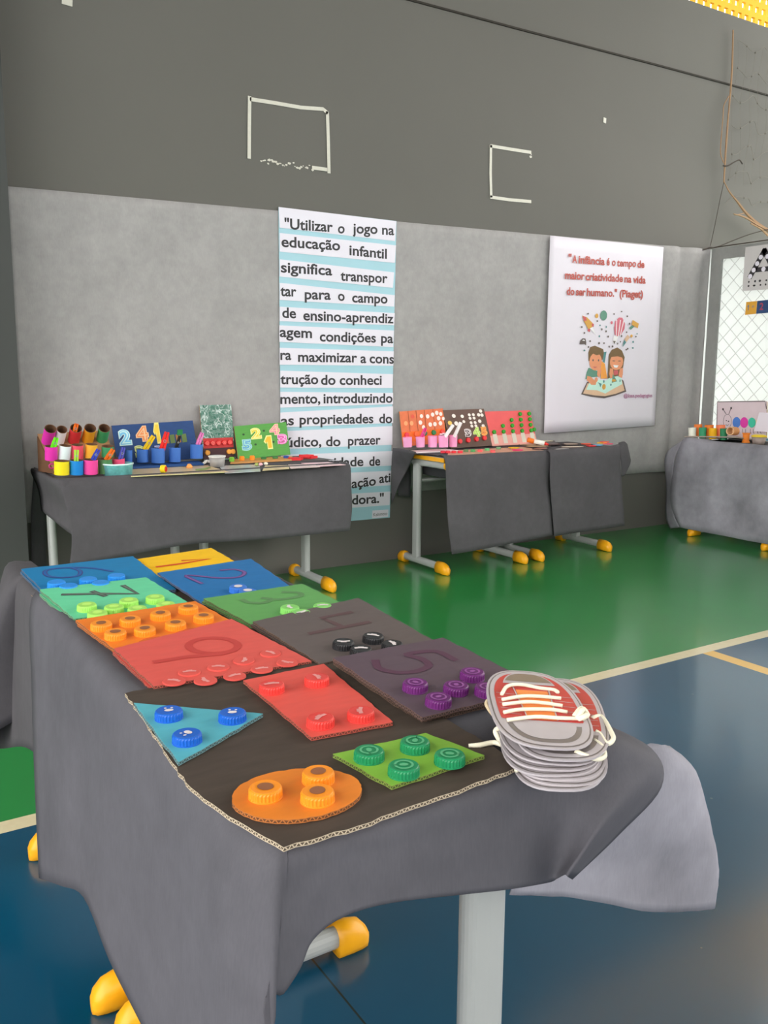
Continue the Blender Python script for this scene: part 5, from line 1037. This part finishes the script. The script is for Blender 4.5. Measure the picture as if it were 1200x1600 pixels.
for i, (p, c, nm) in enumerate([((2.6822,3.6712,0.612), (206, 44, 60), 'leftmost red cap on the tan board edge'), ((2.7059,3.6584,0.612), (206, 44, 60), 'second red cap from the left on the tan board'), ((2.7326,3.644,0.612), (206, 50, 60), 'third red cap from the left on the tan board'), ((2.7622,3.628,0.612), (206, 44, 60), 'rightmost red cap of the row on the tan board'), ((2.8349,3.6733,0.612), (90, 120, 80), 'olive cap just right of the red caps'), ((2.8681,3.6554,0.612), (80, 150, 90), 'green cap before the dark brown board'), ((2.9839,3.6804,0.612), (90, 170, 110), 'light green cap at the foot of the coral board'), ((3.0913,3.713,0.612), (110, 150, 110), 'grey green cap before the coral board'), ((2.9014,3.6374,0.612), (226, 90, 90), 'salmon cap between two green caps'), ((2.9378,3.5752,0.612), (226, 90, 90), 'salmon cap near the front of the tan board')]):
    o = cap_mesh(.013, .012).build('bottle_cap', mcol(*c, 1.25, .4), None, local=True); o.location = (p[0], max(p[1], 3.52), .6058); tag(o, nm, 'bottle cap', CGr)
mb = MB(); mb.box((2.56, 3.73, .6048), (2.84, 3.86, .6075)); loose('paper_sheet', 'thin white card under the pink cups', 'card', mb, mcol(228, 214, 214))
mk = thing('marker', 'thick white marker with an orange cap end lying near the front', 'marker', (3.5443,3.8642,0.6045))
mb = MB(); mb.ring_tube([(3.245,3.6,0.6513), (3.2793,3.55,0.6413)], .0125, 12); mb.build('barrel', mcol(226, 220, 212), mk, smooth=True)
mb = MB(); mb.ring_tube([(3.216,3.62,0.6597), (3.245,3.6,0.6513)], .0135, 12); mb.build('cap', mcol(240, 110, 30), mk, smooth=True)
mb = MB(); mb.ring_tube([(3.2793,3.55,0.6413), (3.2984,3.54,0.636)], [.010, .004], 10); mb.build('tip', mcol(220, 60, 50), mk, smooth=True)
# pile of cut-out cards on the second desk
PC = 'cut-out picture cards piled on the right desk'
PLab = ['cut-out picture card at the back left of the pile', 'cut-out picture card behind the marker', 'dark cut-out picture card in the middle of the pile', 'cut-out picture card with a dark outline near the front', 'oval grey cut-out lying at the front edge', 'cut-out picture card at the top back of the pile', 'cut-out picture card beside the red pieces', 'brown cut-out picture card under the marker']
for i, (x, y, a, rx, ry, z, c) in enumerate([(3.42, 3.84, .3, .075, .05, .609, (160, 120, 90)), (3.36, 3.70, -.3, .08, .045, .612, (186, 150, 110)), (3.52, 3.76, .5, .085, .055, .616, (70, 48, 40)), (3.55, 3.62, -.15, .09, .045, .607, (196, 182, 164)), (3.40, 3.54, .1, .06, .03, .607, (150, 146, 142)), (3.56, 3.86, .1, .09, .04, .622, (206, 190, 160)), (3.64, 3.72, .7, .07, .05, .613, (150, 130, 110)), (3.30, 3.60, .2, .06, .035, .610, (150, 90, 70))]):
    tt = thing('picture_card', PLab[i], 'picture card', (x, y, z-.002), PC)
    def oval_(k): return [(x+math.cos(a)*rx*k*math.cos(th)*(1+.12*math.sin(3*th+i))-math.sin(a)*ry*k*math.sin(th), y+math.sin(a)*rx*k*math.cos(th)+math.cos(a)*ry*k*math.sin(th), z) for th in [2*math.pi*q/18 for q in range(18)]]
    mb = MB(); mb.prism(oval_(1), (0, 0, -.003)); mb.build('dark_rim', mcol(64, 48, 44), tt)
    mb = MB(); mb.prism([(p[0], p[1], p[2]+.0012) for p in oval_(.80)], (0, 0, -.001)); mb.build('picture', mat('pic%d' % i, rgb(*c, 1.2), .4, .5, 35), tt)
for i, (p, c, nm) in enumerate([((3.7523,3.706,0.608), (214, 80, 50), 'orange red card piece left of the bright pieces'), ((3.6799,3.5935,0.608), (206, 40, 40), 'red card piece near the right end'), ((3.746,3.6078,0.608), (90, 160, 200), 'light blue card piece beside the red one'), ((3.8496,3.6777,0.612), (232, 170, 30), 'yellow card piece between blue and pink'), ((3.8498,3.627,0.61), (216, 60, 100), 'pink card piece at the right end of the desk'), ((3.8826,3.684,0.616), (206, 70, 60), 'brick red card piece at the back of the bright pieces'), ((3.1822,3.6904,0.61), (236, 176, 40), 'small yellow card piece at the end of the tan board'), ((3.1203,3.5918,0.608), (220, 60, 110), 'pink card piece at the end of the tan board')]):
    mb = MB(); q = [(p[0]+.034*math.cos(th+i), max(3.50, p[1])+.028*math.sin(th+i), p[2]+.004) for th in [2*math.pi*k/5 for k in range(5)]]; mb.prism(q, (0, 0, -.004)); loose('card_piece', nm, 'card piece', mb, mcol(*c), 'bright card pieces')

# ---- far right table by the mesh
RX = Fr((0, 0, 0), (0, -1, 0), (0, 0, 1))
t, fr = board('picture_board', 'pale board with a caterpillar of coloured circles, standing before the mesh', 'picture board', (4.965,3.7314,0.8388), (4.965,3.3703,0.8545), (4.93,3.6918,0.6098), mcol(206, 190, 196, 1.15), .008)
mb = MB()
mb.ribbon([fr.pt(-.005, 0, .0015), fr.pt(0, 1.0, .0015), fr.pt(.97, 1.0, .0015), fr.pt(1.0, .8, .0015)], .007, fr.n); mb.build('border', mcol(110, 96, 100), t)
mb = MB()
th_ = [i*math.pi/12 for i in range(25)]
mb.ribbon([fr.pt(.22+.085*math.cos(a), .45+.20*math.sin(a), .0016) for a in th_], .0022, fr.n, 4)
mb.ribbon([fr.pt(.19, .66, .0016), fr.pt(.13, .78, .0016)], .004, fr.n, 4); mb.ribbon([fr.pt(.25, .66, .0016), fr.pt(.29, .81, .0016)], .004, fr.n, 4)
disc(mb, fr, .125, .79, .018, .035, .0018, 4, 8); disc(mb, fr, .295, .82, .018, .035, .0018, 4, 8)
disc(mb, fr, .20, .47, .012, .02, .0018, 4, 8); disc(mb, fr, .245, .45, .014, .02, .0018, 4, 8); mb.ribbon([fr.pt(.19, .36, .0016), fr.pt(.22, .33, .0016), fr.pt(.25, .36, .0016)], .003, fr.n, 4)
for i, (x, r) in enumerate(((.41, .082), (.565, .08), (.72, .075), (.86, .06))):
    disc(mb, fr, x, .42, r, r*1.85, .0016+.0003*i, i, 20)
    for dx in (-.03, .03): mb.ribbon([fr.pt(x+dx, .24, .0016), fr.pt(x+dx, .14, .0016), fr.pt(x+dx+.02, .13, .0016)], .003, fr.n, 4)
mb.build('caterpillar_drawing', [mcol(70, 116, 190), mcol(200, 56, 150), mcol(60, 180, 150), mcol(226, 206, 130), INK], t)
mb = MB(); mb.prism([RX.pt(-3.40, .668, 0)+Vector((4.90, 0, 0)), RX.pt(-3.22, .668)+Vector((4.90, 0, 0)), RX.pt(-3.22, .785)+Vector((4.94, 0, 0)), RX.pt(-3.40, .785)+Vector((4.94, 0, 0))], (.002, 0, 0)); loose('white_sheet', 'white sheet propped up at the right edge beside the caterpillar board', 'sheet', mb, WHITE)
mb = MB(); mb.prism([(4.66,3.7371,0.6244), (4.66,3.3531,0.6455), (4.92, 3.36, .6145), (4.92, 3.66, .6145)], (0, 0, -.008)); loose('thin_tray', 'thin dark tray carrying the row of small cups', 'tray', mb, mcol(150, 140, 130))
RG = 'small cups on the far right table'
for nm, b_, t_, r, c in [('white cup at the left end of the far right table', (4.7,3.7045,0.6335), (4.7,3.708,0.6787), 0.0250, (226, 220, 208)), ('orange cup behind the white cup', (4.76,3.7075,0.6396), (4.76,3.7119,0.6975), 0.0251, (236, 120, 50)), ('green cup left of the yellow cup', (4.7,3.6259,0.6385), (4.7,3.6294,0.6832), 0.0237, (50, 140, 100)), ('tall orange cup between green and yellow cups', (4.76,3.6241,0.6448), (4.76,3.6282,0.6979), 0.0278, (238, 120, 40)), ('yellow cup in the middle of the row', (4.7,3.549,0.6414), (4.7,3.5523,0.6836), 0.0247, (240, 164, 10)), ('salmon orange cup behind the second green cup', (4.76,3.538,0.6502), (4.76,3.5422,0.7026), 0.0281, (238, 120, 80)), ('second green cup, right of the salmon one', (4.7,3.4694,0.6465), (4.7,3.4726,0.6862), 0.0226, (40, 120, 80))]:
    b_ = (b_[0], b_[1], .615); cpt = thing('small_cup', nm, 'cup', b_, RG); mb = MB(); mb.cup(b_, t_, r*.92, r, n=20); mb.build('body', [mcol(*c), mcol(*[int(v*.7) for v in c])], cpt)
tb = thing('brown_roll', 'brown paper roll lying open toward the room', 'paper roll', (4.68,3.381,0.643))
mb = MB(); P0 = Vector((4.72,3.4126,0.6732)); ax_ = Vector((-1, -.15, .05)); mb.lathe([(.026, 0), (.026, .07), (.022, .07), (.022, .004)], P0-ax_*.02, ax_, 24, [0, 1, 1]); mb.build('wall', [mcol(200, 140, 90), mcol(214, 176, 136)], tb, smooth=False)
sp_ = thing('spool', 'orange spool standing right of the brown roll', 'spool', (4.76, (4.76,3.3535,0.65)[1], .604))
mb = MB(); mb.lathe([(.024, 0), (.024, .006), (.020, .010), (.020, .050), (.024, .054), (.024, .060)], sp_.location, n=24); mb.build('body', mcol(240, 124, 40), sp_)
gb = thing('glass_bowl', 'clear bowl holding brown seeds with a yellow lid', 'bowl', ((4.72,3.2372,0.6472)[0], (4.72,3.2372,0.6472)[1], .6035))
mb = MB(); mb.lathe([(.034, 0), (.042, .045), (.039, .045), (.031, .003)], gb.location, n=24); mb.build('body', mat('bowl_plastic', rgb(200, 180, 170), .25, .3, 30, trans=.4), gb, smooth=True)
mb = MB(); mb.lathe([(.044, .0455), (.045, .052), (.030, .058)], gb.location, n=24); mb.build('lid', mcol(230, 190, 40), gb)
mb = MB()
for k in range(14): mb.lathe([(.002, 0), (.007, .004), (.002, .009)], gb.location+Vector((.02*math.cos(k*2.4)*(k/14)**.5, .02*math.sin(k*2.4)*(k/14)**.5, .006+.010*(k % 3))), n=6)
mb.build('seeds', mcol(110, 60, 40), gb)
CG3 = 'small things at the front of the far right table'
for nm, a, w_, d_, hh, c in [('small dark box at the front edge', (4.8592,3.6629,0.61), .03, .04, .010, (60, 60, 62)), ('red eraser at the front edge of the far right table', (4.8566,3.6024,0.61), .025, .045, .012, (220, 70, 60)), ('white block beside the blue one', (4.9527,3.4317,0.61), .03, .05, .014, (226, 224, 220)), ('blue block at the right edge', (5.0202,3.3963,0.61), .03, .05, .014, (90, 140, 170))]:
    mb = MB(); mb.box((a[0], a[1]-d_/2, .6035), (a[0]+w_, a[1]+d_/2, .6035+hh)); loose('small_block', nm, 'block', mb, mcol(*c), CG3)
